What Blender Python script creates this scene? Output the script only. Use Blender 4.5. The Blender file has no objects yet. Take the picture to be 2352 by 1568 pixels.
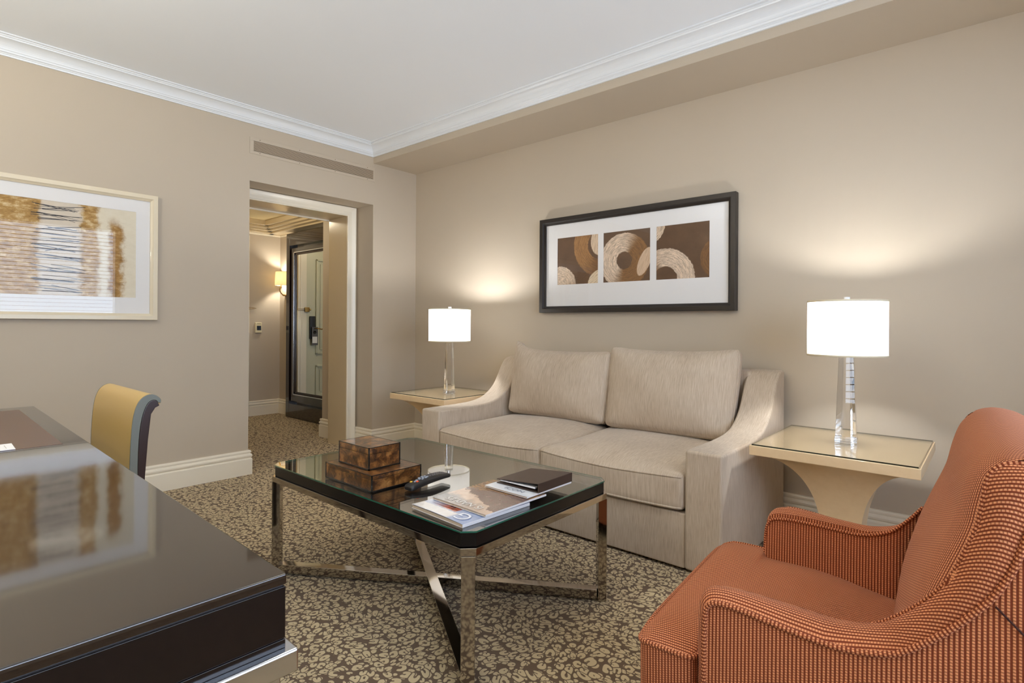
import bpy, bmesh, math, random
from mathutils import Vector, Matrix, noise as mnoise
R = random.Random(7)
S = bpy.context.scene
COL = S.collection
PI = math.pi

# ------------------------------------------------------------------ camera, world, daylight, exposure
cam_d = bpy.data.cameras.new('camera')
cam = bpy.data.objects.new('camera', cam_d)
COL.objects.link(cam)
S.camera = cam
YAW, ROLL, FPX, SHY = 0.7147103782, 0.0060723, 1275.638, -38.382
cam_d.sensor_width = 36.0
cam_d.sensor_fit = 'HORIZONTAL'
cam_d.lens = 36.0 * FPX / 2352.0
cam_d.shift_y = SHY / 2352.0
cam_d.clip_start = 0.01
_f = Vector((-math.sin(YAW), math.cos(YAW), 0))
_r = Vector((math.cos(YAW), math.sin(YAW), 0))
_u = Vector((0, 0, 1))
_r2 = _r * math.cos(ROLL) + _u * math.sin(ROLL)
_u2 = _u * math.cos(ROLL) - _r * math.sin(ROLL)
_m = Matrix((_r2, _u2, -_f)).transposed().to_4x4()
_m.translation = Vector((4.10083, -3.34115, 1.09838))
cam.matrix_world = _m

S.view_settings.view_transform = 'Standard'
S.view_settings.look = 'None'
S.view_settings.gamma = 1.0
S.view_settings.use_curve_mapping = False
S.view_settings.exposure = 0.07
S.cycles.max_bounces = 10
S.cycles.diffuse_bounces = 6
S.cycles.glossy_bounces = 6
S.cycles.transmission_bounces = 10
S.cycles.transparent_max_bounces = 12
S.cycles.caustics_reflective = False
S.cycles.caustics_refractive = False
S.cycles.sample_clamp_indirect = 6.0
S.cycles.blur_glossy = 0.5
S.cycles.use_denoising = True

W = bpy.data.worlds.new('sky')
S.world = W
W.use_nodes = True
W.node_tree.nodes['Background'].inputs['Color'].default_value = (0.60, 0.76, 1.0, 1)
W.node_tree.nodes['Background'].inputs['Strength'].default_value = 3.6

XR, YF, H = 5.2, -4.75, 2.6465            # right wall, near wall, ceiling height
WY0, WY1, WZ0, WZ1 = -3.9, -1.07, 0.62, 2.42   # window opening in the right wall

def area_light(name, loc, rot, sx, sy, power, color):
    d = bpy.data.lights.new(name, 'AREA')
    d.shape = 'RECTANGLE'; d.size = sx; d.size_y = sy
    d.energy = power; d.color = color
    o = bpy.data.objects.new(name, d)
    o.location = loc; o.rotation_euler = rot
    COL.objects.link(o)
    return o
def point_light(name, loc, power, color, radius):
    d = bpy.data.lights.new(name, 'POINT')
    d.energy = power; d.color = color; d.shadow_soft_size = radius
    o = bpy.data.objects.new(name, d)
    o.location = loc
    COL.objects.link(o)
    return o
# daylight standing outside the window
area_light('window_daylight', (XR + 0.45, (WY0 + WY1) / 2, (WZ0 + WZ1) / 2), (0, PI / 2, 0), 2.0, 3.0, 105, (0.68, 0.80, 1.0))
LAMP_P, LAMP_C = 21.0, (1.0, 1.0, 1.0)
FILL_TORCH_P, FILL_TORCH_C = 170.0, (1.0, 0.96, 0.84)
FILL_CEIL_P, FILL_CEIL_C = 7.0, (1.0, 0.95, 0.78)
SCONCE_P, SCONCE_C = 11.0, (1.0, 0.93, 0.80)
HALL_P, HALL_C = 14.0, (1.0, 0.87, 0.64)

# ------------------------------------------------------------------ node helpers
class NT:
    def __init__(s, name):
        s.m = bpy.data.materials.new(name); s.m.use_nodes = True
        s.t = s.m.node_tree; s.t.nodes.clear()
        s.out = s.t.nodes.new('ShaderNodeOutputMaterial')
    def n(s, typ, ins=None, **kw):
        nd = s.t.nodes.new('ShaderNode' + typ)
        for k, v in kw.items(): setattr(nd, k, v)
        if ins:
            for k, v in ins.items(): s.set(nd.inputs[k], v)
        return nd
    def set(s, sock, v):
        if isinstance(v, bpy.types.NodeSocket): s.t.links.new(v, sock)
        elif isinstance(v, bpy.types.Node): s.t.links.new(v.outputs[0], sock)
        else:
            if isinstance(v, tuple) and len(v) == 3 and sock.type == 'RGBA': v = (*v, 1)
            sock.default_value = v
    def math(s, op, a, b=0.0, c=0.0, clamp=False):
        nd = s.t.nodes.new('ShaderNodeMath'); nd.operation = op; nd.use_clamp = clamp
        s.set(nd.inputs[0], a); s.set(nd.inputs[1], b)
        if op in ('MULTIPLY_ADD', 'WRAP', 'SMOOTH_MIN', 'COMPARE'): s.set(nd.inputs[2], c)
        return nd.outputs[0]
    def vmath(s, op, a, b=(0, 0, 0), out=0):
        nd = s.t.nodes.new('ShaderNodeVectorMath'); nd.operation = op
        s.set(nd.inputs[0], a)
        if op == 'SCALE': s.set(nd.inputs['Scale'], b)
        else: s.set(nd.inputs[1], b)
        return nd.outputs[out]
    def mix(s, f, a, b, mode='MIX'):
        nd = s.t.nodes.new('ShaderNodeMix'); nd.data_type = 'RGBA'; nd.blend_type = mode
        s.set(nd.inputs[0], f); s.set(nd.inputs[6], a); s.set(nd.inputs[7], b)
        return nd.outputs[2]
    def ss(s, x, a, b, lo=0.0, hi=1.0):
        nd = s.t.nodes.new('ShaderNodeMapRange'); nd.interpolation_type = 'SMOOTHSTEP'
        s.set(nd.inputs[0], x)
        for i, v in enumerate((a, b, lo, hi)): s.set(nd.inputs[i + 1], v)
        return nd.outputs[0]
    def ramp(s, f, stops):
        nd = s.t.nodes.new('ShaderNodeValToRGB')
        e = nd.color_ramp.elements
        while len(e) < len(stops): e.new(0.5)
        for i, (p, c) in enumerate(stops):
            e[i].position = p; e[i].color = (*c, 1)
        s.set(nd.inputs[0], f)
        return nd.outputs[0]
    def coord(s, which='Object'):
        return s.n('TexCoord').outputs[which]
    def sep(s, v):
        return s.n('SeparateXYZ', {0: v}).outputs
    def comb(s, x, y, z=0.0):
        return s.n('CombineXYZ', {0: x, 1: y, 2: z}).outputs[0]
    def mapv(s, v, scale=(1, 1, 1), loc=(0, 0, 0), rot=(0, 0, 0)):
        return s.n('Mapping', {0: v, 1: loc, 2: rot, 3: scale}).outputs[0]
    def noise(s, v, scale=5, detail=2, rough=0.5, dist=0.0, out=0):
        return s.n('TexNoise', {'Vector': v, 'Scale': scale, 'Detail': detail, 'Roughness': rough, 'Distortion': dist}).outputs[out]
    def bump(s, h, strength=0.3, dist=0.001):
        return s.n('Bump', {'Height': h, 'Strength': strength, 'Distance': dist}).outputs[0]
    def bsdf(s, **kw):
        nd = s.t.nodes.new('ShaderNodeBsdfPrincipled')
        for k, v in kw.items(): s.set(nd.inputs[k.replace('_', ' ')], v)
        s.t.links.new(nd.outputs[0], s.out.inputs[0])
        return nd
    def finish(s, sh):
        s.set(s.out.inputs[0], sh); return s.m

def lin(r, g, b):
    f = lambda c: (c / 255) / 12.92 if c / 255 <= 0.04045 else ((c / 255 + 0.055) / 1.055) ** 2.4
    return (f(r), f(g), f(b))
def flat(name, col, rough=0.5, **kw):
    t = NT(name); t.bsdf(Base_Color=col, Roughness=rough, **kw); return t.m

# ------------------------------------------------------------------ materials
def m_wall():
    t = NT('wallcovering'); v = t.coord()
    h = t.math('ADD', t.noise(t.mapv(v, (1, 1, 6)), 160, 2), t.noise(t.mapv(v, (6, 6, 1)), 160, 2))
    big = t.noise(v, 1.3, 2)
    c = t.mix(big, lin(190, 178, 160), lin(186, 173, 154))
    t.bsdf(Base_Color=c, Roughness=0.62, Specular_IOR_Level=0.3, Normal=t.bump(h, 0.10, 0.0006)); return t.m
def m_paint(name, col, rough):
    t = NT(name); v = t.coord()
    t.bsdf(Base_Color=col, Roughness=rough, Normal=t.bump(t.noise(v, 60, 3), 0.04, 0.001)); return t.m
def m_carpet():
    t = NT('leopard_carpet'); v = t.coord()
    w = t.noise(v, 5, 2, out=1)
    v1 = t.vmath('ADD', v, t.vmath('SCALE', t.vmath('SUBTRACT', w, (0.5, 0.5, 0.5)), 0.10))
    # swirl flow: direction field from a coarse voronoi makes the petals circle around flower centres
    big = t.n('TexVoronoi', {'Vector': t.vmath('SCALE', v, 2.6), 'Scale': 1.0, 'Randomness': 0.8}, voronoi_dimensions='2D')
    bl = t.sep(t.vmath('SUBTRACT', t.vmath('SCALE', v, 2.6), big.outputs['Position']))
    flow = t.math('ARCTAN2', bl[1], bl[0])
    fz = t.math('MULTIPLY', t.math('SUBTRACT', t.noise(v, 420, 1), 0.5), 0.07)
    def curls(scale, off, r0a, r0b, wd, spread):
        sv = t.vmath('ADD', t.vmath('MULTIPLY', v1, (scale, scale, 0.0)), (off, off * 0.7, 0.0))
        vo = t.n('TexVoronoi', {'Vector': sv, 'Scale': 1.0, 'Randomness': 0.75}, voronoi_dimensions='2D')
        ve = t.n('TexVoronoi', {'Vector': sv, 'Scale': 1.0, 'Randomness': 0.75}, voronoi_dimensions='2D', feature='DISTANCE_TO_EDGE')
        ls = t.sep(t.vmath('SUBTRACT', sv, vo.outputs['Position']))
        rnd = t.sep(vo.outputs['Color'])
        a_ = t.math('ADD', t.math('MULTIPLY', t.math('SUBTRACT', rnd[0], 0.5), spread), t.math('MULTIPLY', flow, 1.0))
        ca, sa = t.math('COSINE', a_), t.math('SINE', a_)
        px = t.math('MULTIPLY', t.math('ADD', t.math('MULTIPLY', ls[0], ca), t.math('MULTIPLY', ls[1], sa)), 0.85)
        py = t.math('ABSOLUTE', t.math('SUBTRACT', t.math('MULTIPLY', ls[1], ca), t.math('MULTIPLY', ls[0], sa)))
        r0 = t.math('MULTIPLY_ADD', rnd[1], r0b - r0a, r0a)
        r = t.math('SQRT', t.math('ADD', t.math('MULTIPLY', px, px), t.math('MULTIPLY', py, py)))
        th = t.math('ARCTAN2', py, px)
        gap = t.math('MULTIPLY_ADD', rnd[2], 0.7, 0.55)
        ex = t.math('SUBTRACT', px, t.math('MULTIPLY', r0, t.math('COSINE', gap)))
        ey = t.math('SUBTRACT', py, t.math('MULTIPLY', r0, t.math('SINE', gap)))
        de = t.math('SQRT', t.math('ADD', t.math('MULTIPLY', ex, ex), t.math('MULTIPLY', ey, ey)))
        ins = t.math('GREATER_THAN', th, gap)
        d = t.math('ADD', t.math('MULTIPLY', ins, t.math('ABSOLUTE', t.math('SUBTRACT', r, r0))), t.math('MULTIPLY', t.math('SUBTRACT', 1.0, ins), de))
        w_ = t.math('MULTIPLY', wd, t.math('MULTIPLY_ADD', t.math('COSINE', th), -0.22, 0.95))
        d = t.math('ADD', t.math('SUBTRACT', d, w_), fz)
        e_ = t.math('SUBTRACT', 0.045, ve.outputs['Distance'])
        return t.math('MAXIMUM', d, e_)
    d1 = curls(27.0, 0.0, 0.17, 0.30, 0.150, 3.4)
    d2 = curls(40.0, 3.7, 0.10, 0.22, 0.150, 5.0)
    m1 = t.math('SUBTRACT', 1.0, t.ss(d1, -0.015, 0.02))
    m2 = t.math('MULTIPLY', t.math('SUBTRACT', 1.0, t.ss(d2, -0.02, 0.03)), t.ss(d1, 0.07, 0.10))
    mask = t.math('MAXIMUM', m1, m2)
    pile = t.noise(v, 900, 2)
    dark = t.mix(pile, lin(84, 66, 50), lin(122, 100, 78))
    light = t.mix(pile, lin(190, 170, 132), lin(218, 200, 162))
    c = t.mix(mask, dark, light)
    hgt = t.math('ADD', t.math('MULTIPLY', mask, 0.7), t.math('MULTIPLY', pile, 0.6))
    t.bsdf(Base_Color=c, Roughness=0.95, Specular_IOR_Level=0.08, Sheen_Weight=0.15, Normal=t.bump(hgt, 0.6, 0.004)); return t.m
def m_sofa():
    t = NT('chenille'); v = t.coord(); nx = t.math('ABSOLUTE', t.sep(t.coord('Normal'))[0])
    a = t.noise(t.mapv(v, (330, 26, 14)), 1, 3, 0.6)
    b = t.noise(t.mapv(v, (26, 330, 14)), 1, 3, 0.6)
    st = t.n('Mix', {0: t.ss(nx, 0.5, 0.8), 2: a, 3: b}).outputs[0]
    blot = t.noise(v, 5, 3, 0.6)
    c = t.ramp(t.math('ADD', t.math('MULTIPLY', st, 0.8), t.math('MULTIPLY', blot, 0.35)),
               [(0.26, lin(154, 138, 120)), (0.52, lin(184, 168, 149)), (0.82, lin(208, 194, 176))])
    t.bsdf(Base_Color=c, Roughness=0.85, Specular_IOR_Level=0.15, Sheen_Weight=0.25, Sheen_Roughness=0.4,
           Normal=t.bump(t.math('ADD', st, t.math('MULTIPLY', t.noise(v, 700, 1), 0.4)), 0.30, 0.0012)); return t.m
def m_waffle():
    t = NT('rust_waffle_weave'); uv = t.sep(t.coord('UV'))
    fu = t.math('MULTIPLY', uv[0], 2 * PI / 0.0068)
    fv = t.math('MULTIPLY', uv[1], 2 * PI / 0.0048)
    rib = t.math('MULTIPLY_ADD', t.math('COSINE', fu), 0.5, 0.5)
    row = t.math('FLOOR', t.math('ADD', t.math('DIVIDE', uv[0], 0.0068), 0.5))
    ph = t.math('MULTIPLY', t.math('MODULO', row, 2.0), PI)
    bead = t.math('MULTIPLY_ADD', t.math('COSINE', t.math('ADD', fv, ph)), 0.5, 0.5)
    k = t.math('MULTIPLY', t.ss(rib, 0.18, 0.75), t.ss(bead, 0.02, 0.6, 0.35, 1.0))
    wear = t.noise(t.coord('Object'), 3.5, 2)
    hi = t.mix(wear, lin(224, 148, 98), lin(230, 158, 116))
    c = t.mix(k, lin(120, 56, 33), hi)
    t.bsdf(Base_Color=c, Roughness=0.85, Specular_IOR_Level=0.15, Sheen_Weight=0.10, Sheen_Roughness=0.4, Sheen_Tint=(1, 0.85, 0.85, 1),
           Normal=t.bump(k, 0.55, 0.0022)); return t.m
def m_wood(name, c1, c2, rough, coat=0.0, sc=(3, 3, 40)):
    t = NT(name); v = t.coord()
    g = t.noise(t.mapv(v, sc), 1.0, 4, 0.6, 0.4)
    t.bsdf(Base_Color=t.mix(g, c1, c2), Roughness=rough, Coat_Weight=coat, Coat_Roughness=0.05); return t.m
def m_burl():
    t = NT('burl_walnut'); v = t.coord()
    w = t.noise(v, 14, 3, 0.6, out=1)
    vv = t.vmath('ADD', v, t.vmath('SCALE', w, 0.10))
    a = t.noise(vv, 20, 6, 0.66, 2.0)
    b = t.n('TexVoronoi', {'Vector': t.vmath('ADD', v, t.vmath('SCALE', w, 0.06)), 'Scale': 13.0}, feature='DISTANCE_TO_EDGE').outputs['Distance']
    f = t.math('ADD', t.math('MULTIPLY', a, 0.85), t.math('MULTIPLY', t.ss(b, 0.0, 0.35), 0.22))
    c = t.ramp(f, [(0.34, lin(44, 22, 10)), (0.48, lin(96, 58, 24)), (0.60, lin(136, 90, 44)), (0.78, lin(172, 126, 72))])
    t.bsdf(Base_Color=c, Roughness=0.3, Coat_Weight=1.0, Coat_Roughness=0.03); return t.m
def m_thin_glass(name, tint=(1, 1, 1), ior=1.5):
    t = NT(name)
    tr = t.n('BsdfTransparent', {0: (*tint, 1)})
    gl = t.n('BsdfGlossy', {'Color': (1, 1, 1, 1), 'Roughness': 0.0})
    g = t.n('NewGeometry')
    cs = t.math('ABSOLUTE', t.vmath('DOT_PRODUCT', g.outputs['Normal'], g.outputs['Incoming'], 'Value'))
    f0 = ((ior - 1) / (ior + 1)) ** 2
    fr = t.math('MULTIPLY_ADD', t.math('POWER', t.math('SUBTRACT', 1.0, cs, clamp=True), 5.0), 1 - f0, f0)
    return t.finish(t.n('MixShader', {0: fr, 1: tr, 2: gl}))
def m_shade(name, col, tr_col):
    t = NT(name)
    v = t.coord()
    d = t.n('BsdfDiffuse', {'Color': (*col, 1)})
    x = t.n('BsdfTranslucent', {'Color': (*tr_col, 1)})
    return t.finish(t.n('MixShader', {0: 0.72, 1: d, 2: x}))
def m_emit(name, col, st):
    t = NT(name); return t.finish(t.n('Emission', {'Color': (*col, 1), 'Strength': st}))
def m_chrome(name, col=(0.80, 0.79, 0.77), rough=0.06):
    return flat(name, col, rough, Metallic=1.0)

WALL = m_wall()
CEIL = m_paint('ceiling_paint', (0.84, 0.875, 0.92), 0.9)
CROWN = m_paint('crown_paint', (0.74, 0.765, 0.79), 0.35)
TRIM = m_paint('trim_paint', lin(236, 228, 210), 0.3)
REVEAL = m_paint('reveal_satin', lin(198, 180, 148), 0.22)
CARPET = m_carpet()
SOFA = m_sofa()
WAFFLE = m_waffle()
MAPLE = m_wood('pale_maple', lin(230, 204, 164), lin(218, 188, 146), 0.3, 0.3, (30, 4, 30))
ESPRESSO = m_wood('espresso_lacquer', lin(26, 16, 14), lin(34, 21, 17), 0.18, 1.0, (2, 30, 30))
DESKTOP = flat('desk_lacquer', lin(32, 22, 18), 0.07, Specular_IOR_Level=0.7, Coat_Weight=0.5, Coat_Roughness=0.04)
DESKLEATHER = flat('desk_leather', lin(84, 54, 40), 0.34, Coat_Weight=0.25, Coat_Roughness=0.2)
DESKBODY = flat('desk_body_lacquer', lin(20, 12, 11), 0.2, Specular_IOR_Level=0.4, Coat_Weight=0.15, Coat_Roughness=0.05)
BLACKGLOSS = flat('black_lacquer', (0.006, 0.005, 0.005), 0.22, Specular_IOR_Level=0.3)
CHROME = m_chrome('polished_nickel', (0.44, 0.405, 0.37), 0.06)
STEEL = m_chrome('brushed_steel', (0.72, 0.74, 0.78), 0.18)
BRASS = m_chrome('aged_brass', lin(176, 140, 80), 0.2)
BRONZE = m_chrome('dark_bronze', lin(84, 66, 46), 0.35)
BURL = m_burl()
BLACKEDGE = flat('ebony_edging', (0.006, 0.005, 0.005), 0.2, Coat_Weight=1.0, Coat_Roughness=0.03)
PANE = m_thin_glass('picture_glazing', ior=1.44)
TABLEGLASS = m_thin_glass('table_glass', (0.985, 0.99, 0.98), 1.3)
COFFEEGLASS = m_thin_glass('coffee_table_glass', (0.985, 0.99, 0.985), 2.6)
GLASSEDGE = flat('green_glass_edge', lin(14, 92, 76), 0.08, Coat_Weight=1.0)
GLASSEDGE2 = flat('dark_glass_edge', lin(36, 44, 36), 0.08, Coat_Weight=1.0)
CRYSTAL = flat('crystal', (1, 1, 1), 0.0, Transmission_Weight=1.0, IOR=1.5)
SHADE = m_shade('white_linen_shade', (0.86, 0.85, 0.82), (0.94, 0.92, 0.88))
SCSHADE = m_shade('cream_shade', (0.86, 0.80, 0.66), (0.90, 0.80, 0.58))
SHADETRIM = flat('cream_shade_trim', lin(216, 204, 176), 0.7)
WHITE = flat('white_enamel', (0.82, 0.82, 0.82), 0.35)
MIRROR = m_chrome('silvered_mirror', (0.86, 0.88, 0.84), 0.0)
PAPER = flat('white_paper', lin(236, 236, 238), 0.5)
PAGES = flat('magazine_pages', lin(196, 180, 160), 0.7)
MAT = flat('mat_board', lin(232, 230, 228), 0.8)
BLACKFRAME = m_wood('black_brown_frame', lin(24, 17, 13), lin(30, 22, 17), 0.4, 0.05)
CREAMFRAME = m_wood('ivory_frame', lin(226, 214, 188), lin(214, 200, 172), 0.35, 0.2, (40, 4, 4))
CREAMLEATHER = flat('mustard_leather', lin(190, 160, 98), 0.38, Coat_Weight=0.15, Coat_Roughness=0.3)
GREYLEATHER = flat('grey_green_leather', lin(104, 106, 96), 0.45)
DARKWOOD = flat('dark_mahogany', lin(34, 18, 16), 0.3, Coat_Weight=0.5, Coat_Roughness=0.1)
PLASTIC = flat('black_plastic', lin(30, 28, 28), 0.35)
BINDER = None

# ------------------------------------------------------------------ object helpers
WM = {}
def ident(): return Matrix.Identity(4)
def parent_to(o, p):
    if p is not None:
        o.parent = p
def mesh_obj(name, verts, faces, mat, parent=None, smooth=False, uvs=None, bevel=0.0, seg=2, mats=None, midx=None, local=False):
    """verts are world coordinates unless local (then in the parent's own frame)"""
    if parent is not None and not local:
        iv = WM[parent.name].inverted()
        verts = [iv @ Vector(v) for v in verts]
    me = bpy.data.meshes.new(name)
    me.from_pydata([tuple(v) for v in verts], [], [tuple(f) for f in faces])
    me.validate()
    bm = bmesh.new(); bm.from_mesh(me)
    if uvs is None:
        bmesh.ops.recalc_face_normals(bm, faces=bm.faces)
    bm.to_mesh(me); bm.free()
    if uvs is not None:
        ul = me.uv_layers.new(name='UVMap')
        for lp in me.loops: ul.data[lp.index].uv = uvs[lp.vertex_index]
    for m in (mats or [mat]): me.materials.append(m)
    if midx:
        for p, i in zip(me.polygons, midx): p.material_index = i
    if smooth:
        me.polygons.foreach_set('use_smooth', [True] * len(me.polygons))
    o = bpy.data.objects.new(name, me)
    COL.objects.link(o)
    parent_to(o, parent)
    WM[o.name] = WM[parent.name] if parent is not None else ident()
    if bevel > 0:
        b = o.modifiers.new('bevel', 'BEVEL'); b.width = bevel; b.segments = seg; b.limit_method = 'ANGLE'; b.angle_limit = 0.6
        b.harden_normals = False
        me.polygons.foreach_set('use_smooth', [True] * len(me.polygons))
        if hasattr(me, 'set_sharp_from_angle'):
            pass
        w = o.modifiers.new('wn', 'WEIGHTED_NORMAL'); w.keep_sharp = True
    return o
def tag(o, label=None, cat=None, group=None, kind=None):
    if label: o['label'] = label
    if cat: o['category'] = cat
    if group: o['group'] = group
    if kind: o['kind'] = kind
    return o
def thing(name, loc, label, cat, group=None, rz=0.0):
    o = bpy.data.objects.new(name, None)
    o.empty_display_size = 0.1
    o.location = loc; o.rotation_euler = (0, 0, rz)
    COL.objects.link(o)
    WM[o.name] = Matrix.Translation(loc) @ Matrix.Rotation(rz, 4, 'Z')
    return tag(o, label, cat, group)
BOXF = [(0, 3, 2, 1), (4, 5, 6, 7), (0, 1, 5, 4), (1, 2, 6, 5), (2, 3, 7, 6), (3, 0, 4, 7)]
def boxv(x0, x1, y0, y1, z0, z1):
    return [(x0, y0, z0), (x1, y0, z0), (x1, y1, z0), (x0, y1, z0), (x0, y0, z1), (x1, y0, z1), (x1, y1, z1), (x0, y1, z1)]
def box(name, x0, x1, y0, y1, z0, z1, mat, parent=None, bevel=0.002, **kw):
    return mesh_obj(name, boxv(x0, x1, y0, y1, z0, z1), BOXF, mat, parent, bevel=bevel, **kw)
def boxes(name, lst, mat, parent=None, bevel=0.0, **kw):
    v, f = [], []
    for b in lst:
        n = len(v); v += boxv(*b); f += [tuple(i + n for i in q) for q in BOXF]
    return mesh_obj(name, v, f, mat, parent, bevel=bevel, **kw)
def quads(name, lst, mat, parent=None, **kw):
    v, f = [], []
    for q in lst:
        n = len(v); v += list(q); f.append(tuple(range(n, n + len(q))))
    return mesh_obj(name, v, f, mat, parent, **kw)
def prism(name, poly, axis, a, b, mat, parent=None, bevel=0.0, smooth=False, **kw):
    """poly: 2-D outline, extruded along axis from a to b"""
    def P(p, t):
        return {'x': (t, p[0], p[1]), 'y': (p[0], t, p[1]), 'z': (p[0], p[1], t)}[axis]
    n = len(poly)
    v = [P(p, a) for p in poly] + [P(p, b) for p in poly]
    f = [tuple(range(n)), tuple(range(2 * n - 1, n - 1, -1))] + [(i, (i + 1) % n, n + (i + 1) % n, n + i) for i in range(n)]
    return mesh_obj(name, v, f, mat, parent, bevel=bevel, smooth=smooth, **kw)
def sweep(name, prof, P, ends, mat, parent=None, smooth=False):
    """moulding: prof = [(a, z)] a = offset from wall; P(s, a, z) -> world; ends = (s0, k0, s1, k1): s = s + k*a for mitres"""
    n = len(prof); v = []
    for s, k in ((ends[0], ends[1]), (ends[2], ends[3])):
        v += [P(s + k * a, a, z) for a, z in prof]
    f = [(i, i + 1, n + i + 1, n + i) for i in range(n - 1)] + [(n - 1, 0, n, 2 * n - 1), tuple(range(n)), tuple(range(2 * n - 1, n - 1, -1))]
    return mesh_obj(name, v, f, mat, parent, smooth=smooth)
def catmull(pts, n):
    pts = [Vector(p) for p in pts]; out = []
    m = len(pts)
    for i in range(m - 1):
        p0, p1, p2, p3 = pts[max(i - 1, 0)], pts[i], pts[i + 1], pts[min(i + 2, m - 1)]
        for k in range(n):
            t = k / n
            out.append(0.5 * ((2 * p1) + (p2 - p0) * t + (2 * p0 - 5 * p1 + 4 * p2 - p3) * t * t + (3 * p1 - p0 - 3 * p2 + p3) * t ** 3))
    out.append(pts[-1].copy())
    return out
def tube_data(pts, r, seg=8, closed=False, radii=None):
    pts = [Vector(p) for p in pts]; n = len(pts)
    v, f, uv = [], [], []
    up = None; L = 0
    for i, p in enumerate(pts):
        if closed: d = (pts[(i + 1) % n] - pts[i - 1])
        else: d = pts[min(i + 1, n - 1)] - pts[max(i - 1, 0)]
        d.normalize()
        if up is None:
            up = Vector((0, 0, 1)) if abs(d.z) < 0.9 else Vector((1, 0, 0))
        s = d.cross(up); s.normalize(); up = s.cross(d); up.normalize()
        if i: L += (p - pts[i - 1]).length
        rr = radii[i] if radii else r
        for k in range(seg):
            a = 2 * PI * k / seg
            v.append(p + s * (rr * math.cos(a)) + up * (rr * math.sin(a)))
            uv.append((L, rr * a))
    for i in range(n - (0 if closed else 1)):
        j = (i + 1) % n
        for k in range(seg):
            f.append((i * seg + k, i * seg + (k + 1) % seg, j * seg + (k + 1) % seg, j * seg + k))
    if not closed:
        f.append(tuple(range(seg - 1, -1, -1))); f.append(tuple((n - 1) * seg + k for k in range(seg)))
    return v, f, uv
def tube(name, pts, r, mat, parent=None, seg=8, closed=False, radii=None, local=False, uv=False):
    v, f, u = tube_data(pts, r, seg, closed, radii)
    return mesh_obj(name, v, f, mat, parent, smooth=True, local=local, uvs=u if uv else None)
def lathe(name, prof, c, mat, parent=None, seg=48, smooth=True, local=False):
    v, f = [], []
    n = len(prof)
    for k in range(seg):
        a = 2 * PI * k / seg
        for r, z in prof: v.append((c[0] + r * math.cos(a), c[1] + r * math.sin(a), c[2] + z))
    for k in range(seg):
        j = (k + 1) % seg
        for i in range(n - 1):
            f.append((k * n + i, j * n + i, j * n + i + 1, k * n + i + 1))
    return mesh_obj(name, v, f, mat, parent, smooth=smooth, local=local)
def puffed(c, s, r, n=(14, 14, 8), fn=None):
    """rounded box grid centred c, size s, edge radius r; fn(u,v,w,p)->p shapes it (u,v,w in -1..1)"""
    bm = bmesh.new()
    vm = {}
    def vid(i, j, k):
        key = (i, j, k)
        if key not in vm:
            q = [-1 + 2 * i / n[0], -1 + 2 * j / n[1], -1 + 2 * k / n[2]]
            # denser sampling near the edges
            q = [math.copysign(1 - (1 - abs(t)) ** 1.35, t) for t in q]
            p = Vector([q[a] * s[a] / 2 for a in range(3)])
            inn = Vector([max(-(s[a] / 2 - r), min(s[a] / 2 - r, p[a])) for a in range(3)])
            d = p - inn
            if d.length > 1e-9:
                m = max(abs(d.x), abs(d.y), abs(d.z))
                p = inn + d.normalized() * m
            if fn: p = fn(q[0], q[1], q[2], p)
            vm[key] = bm.verts.new(Vector(c) + p)
        return vm[key]
    N = n
    for a in range(3):
        b, d = (a + 1) % 3, (a + 2) % 3
        for side in (0, N[a]):
            for i in range(N[b]):
                for j in range(N[d]):
                    q = []
                    for (x, y) in ((i, j), (i + 1, j), (i + 1, j + 1), (i, j + 1)):
                        key = [0, 0, 0]; key[a] = side; key[b] = x; key[d] = y
                        q.append(vid(*key))
                    if side == 0: q.reverse()
                    bm.faces.new(q)
    bm.verts.index_update()
    v = [x.co.copy() for x in bm.verts]; f = [[x.index for x in y.verts] for y in bm.faces]
    bm.free()
    return v, f
def struct(o, label=None):
    o['kind'] = 'structure'
    if label: o['label'] = label
    return o

# ================================================================== ROOM SHELL
RY0, RY1, RZ, RX = -1.5414, -0.4753, 2.138, -0.25    # recess in the left wall
DY0, DY1, DZ = -1.44, -0.575, 2.055                    # passage opening
PX = -0.545                                            # far side of the passage wall
HX, HY0, HY1, HZ = -2.54, -1.62, -0.05, 2.285          # hallway beyond
SD, SZ = 0.4746, 2.50                                  # soffit depth and underside
struct(box('floor', HX - 0.1, XR + 0.1, YF - 0.1, 0.1, -0.05, 0.0, CARPET, bevel=0), 'wall to wall carpet of tan curled leopard spots on brown')
struct(box('ceiling', -0.1, XR + 0.1, YF - 0.1, 0.1, H, H + 0.06, CEIL, bevel=0), 'plain white flat ceiling')
ceil = bpy.data.objects['ceiling']
box('soffit', 0.0, XR, -SD, 0.0, SZ, H, WALL, ceil, bevel=0)['label'] = 'beige dropped soffit along the sofa wall'
struct(box('wall_back', -0.1, XR + 0.1, 0.0, 0.1, 0, H, WALL, bevel=0), 'beige textured wall behind the sofa')
struct(boxes('wall_left', [(-0.12, 0, YF - 0.1, RY0, 0, H), (-0.25, 0, RY1, 0, 0, H), (-0.25, 0, RY0, RY1, RZ, H),
                          (-0.545, -0.12, YF - 0.1, RY0, 0, H)], WALL), 'beige textured wall with the recessed doorway')
struct(boxes('wall_passage', [(PX, RX, RY0, DY0, 0, RZ + 0.1), (PX, RX, DY1, -0.02, 0, RZ + 0.1), (PX, RX, DY0, DY1, DZ, RZ + 0.1)], REVEAL), 'tan satin lining of the doorway')
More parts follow.
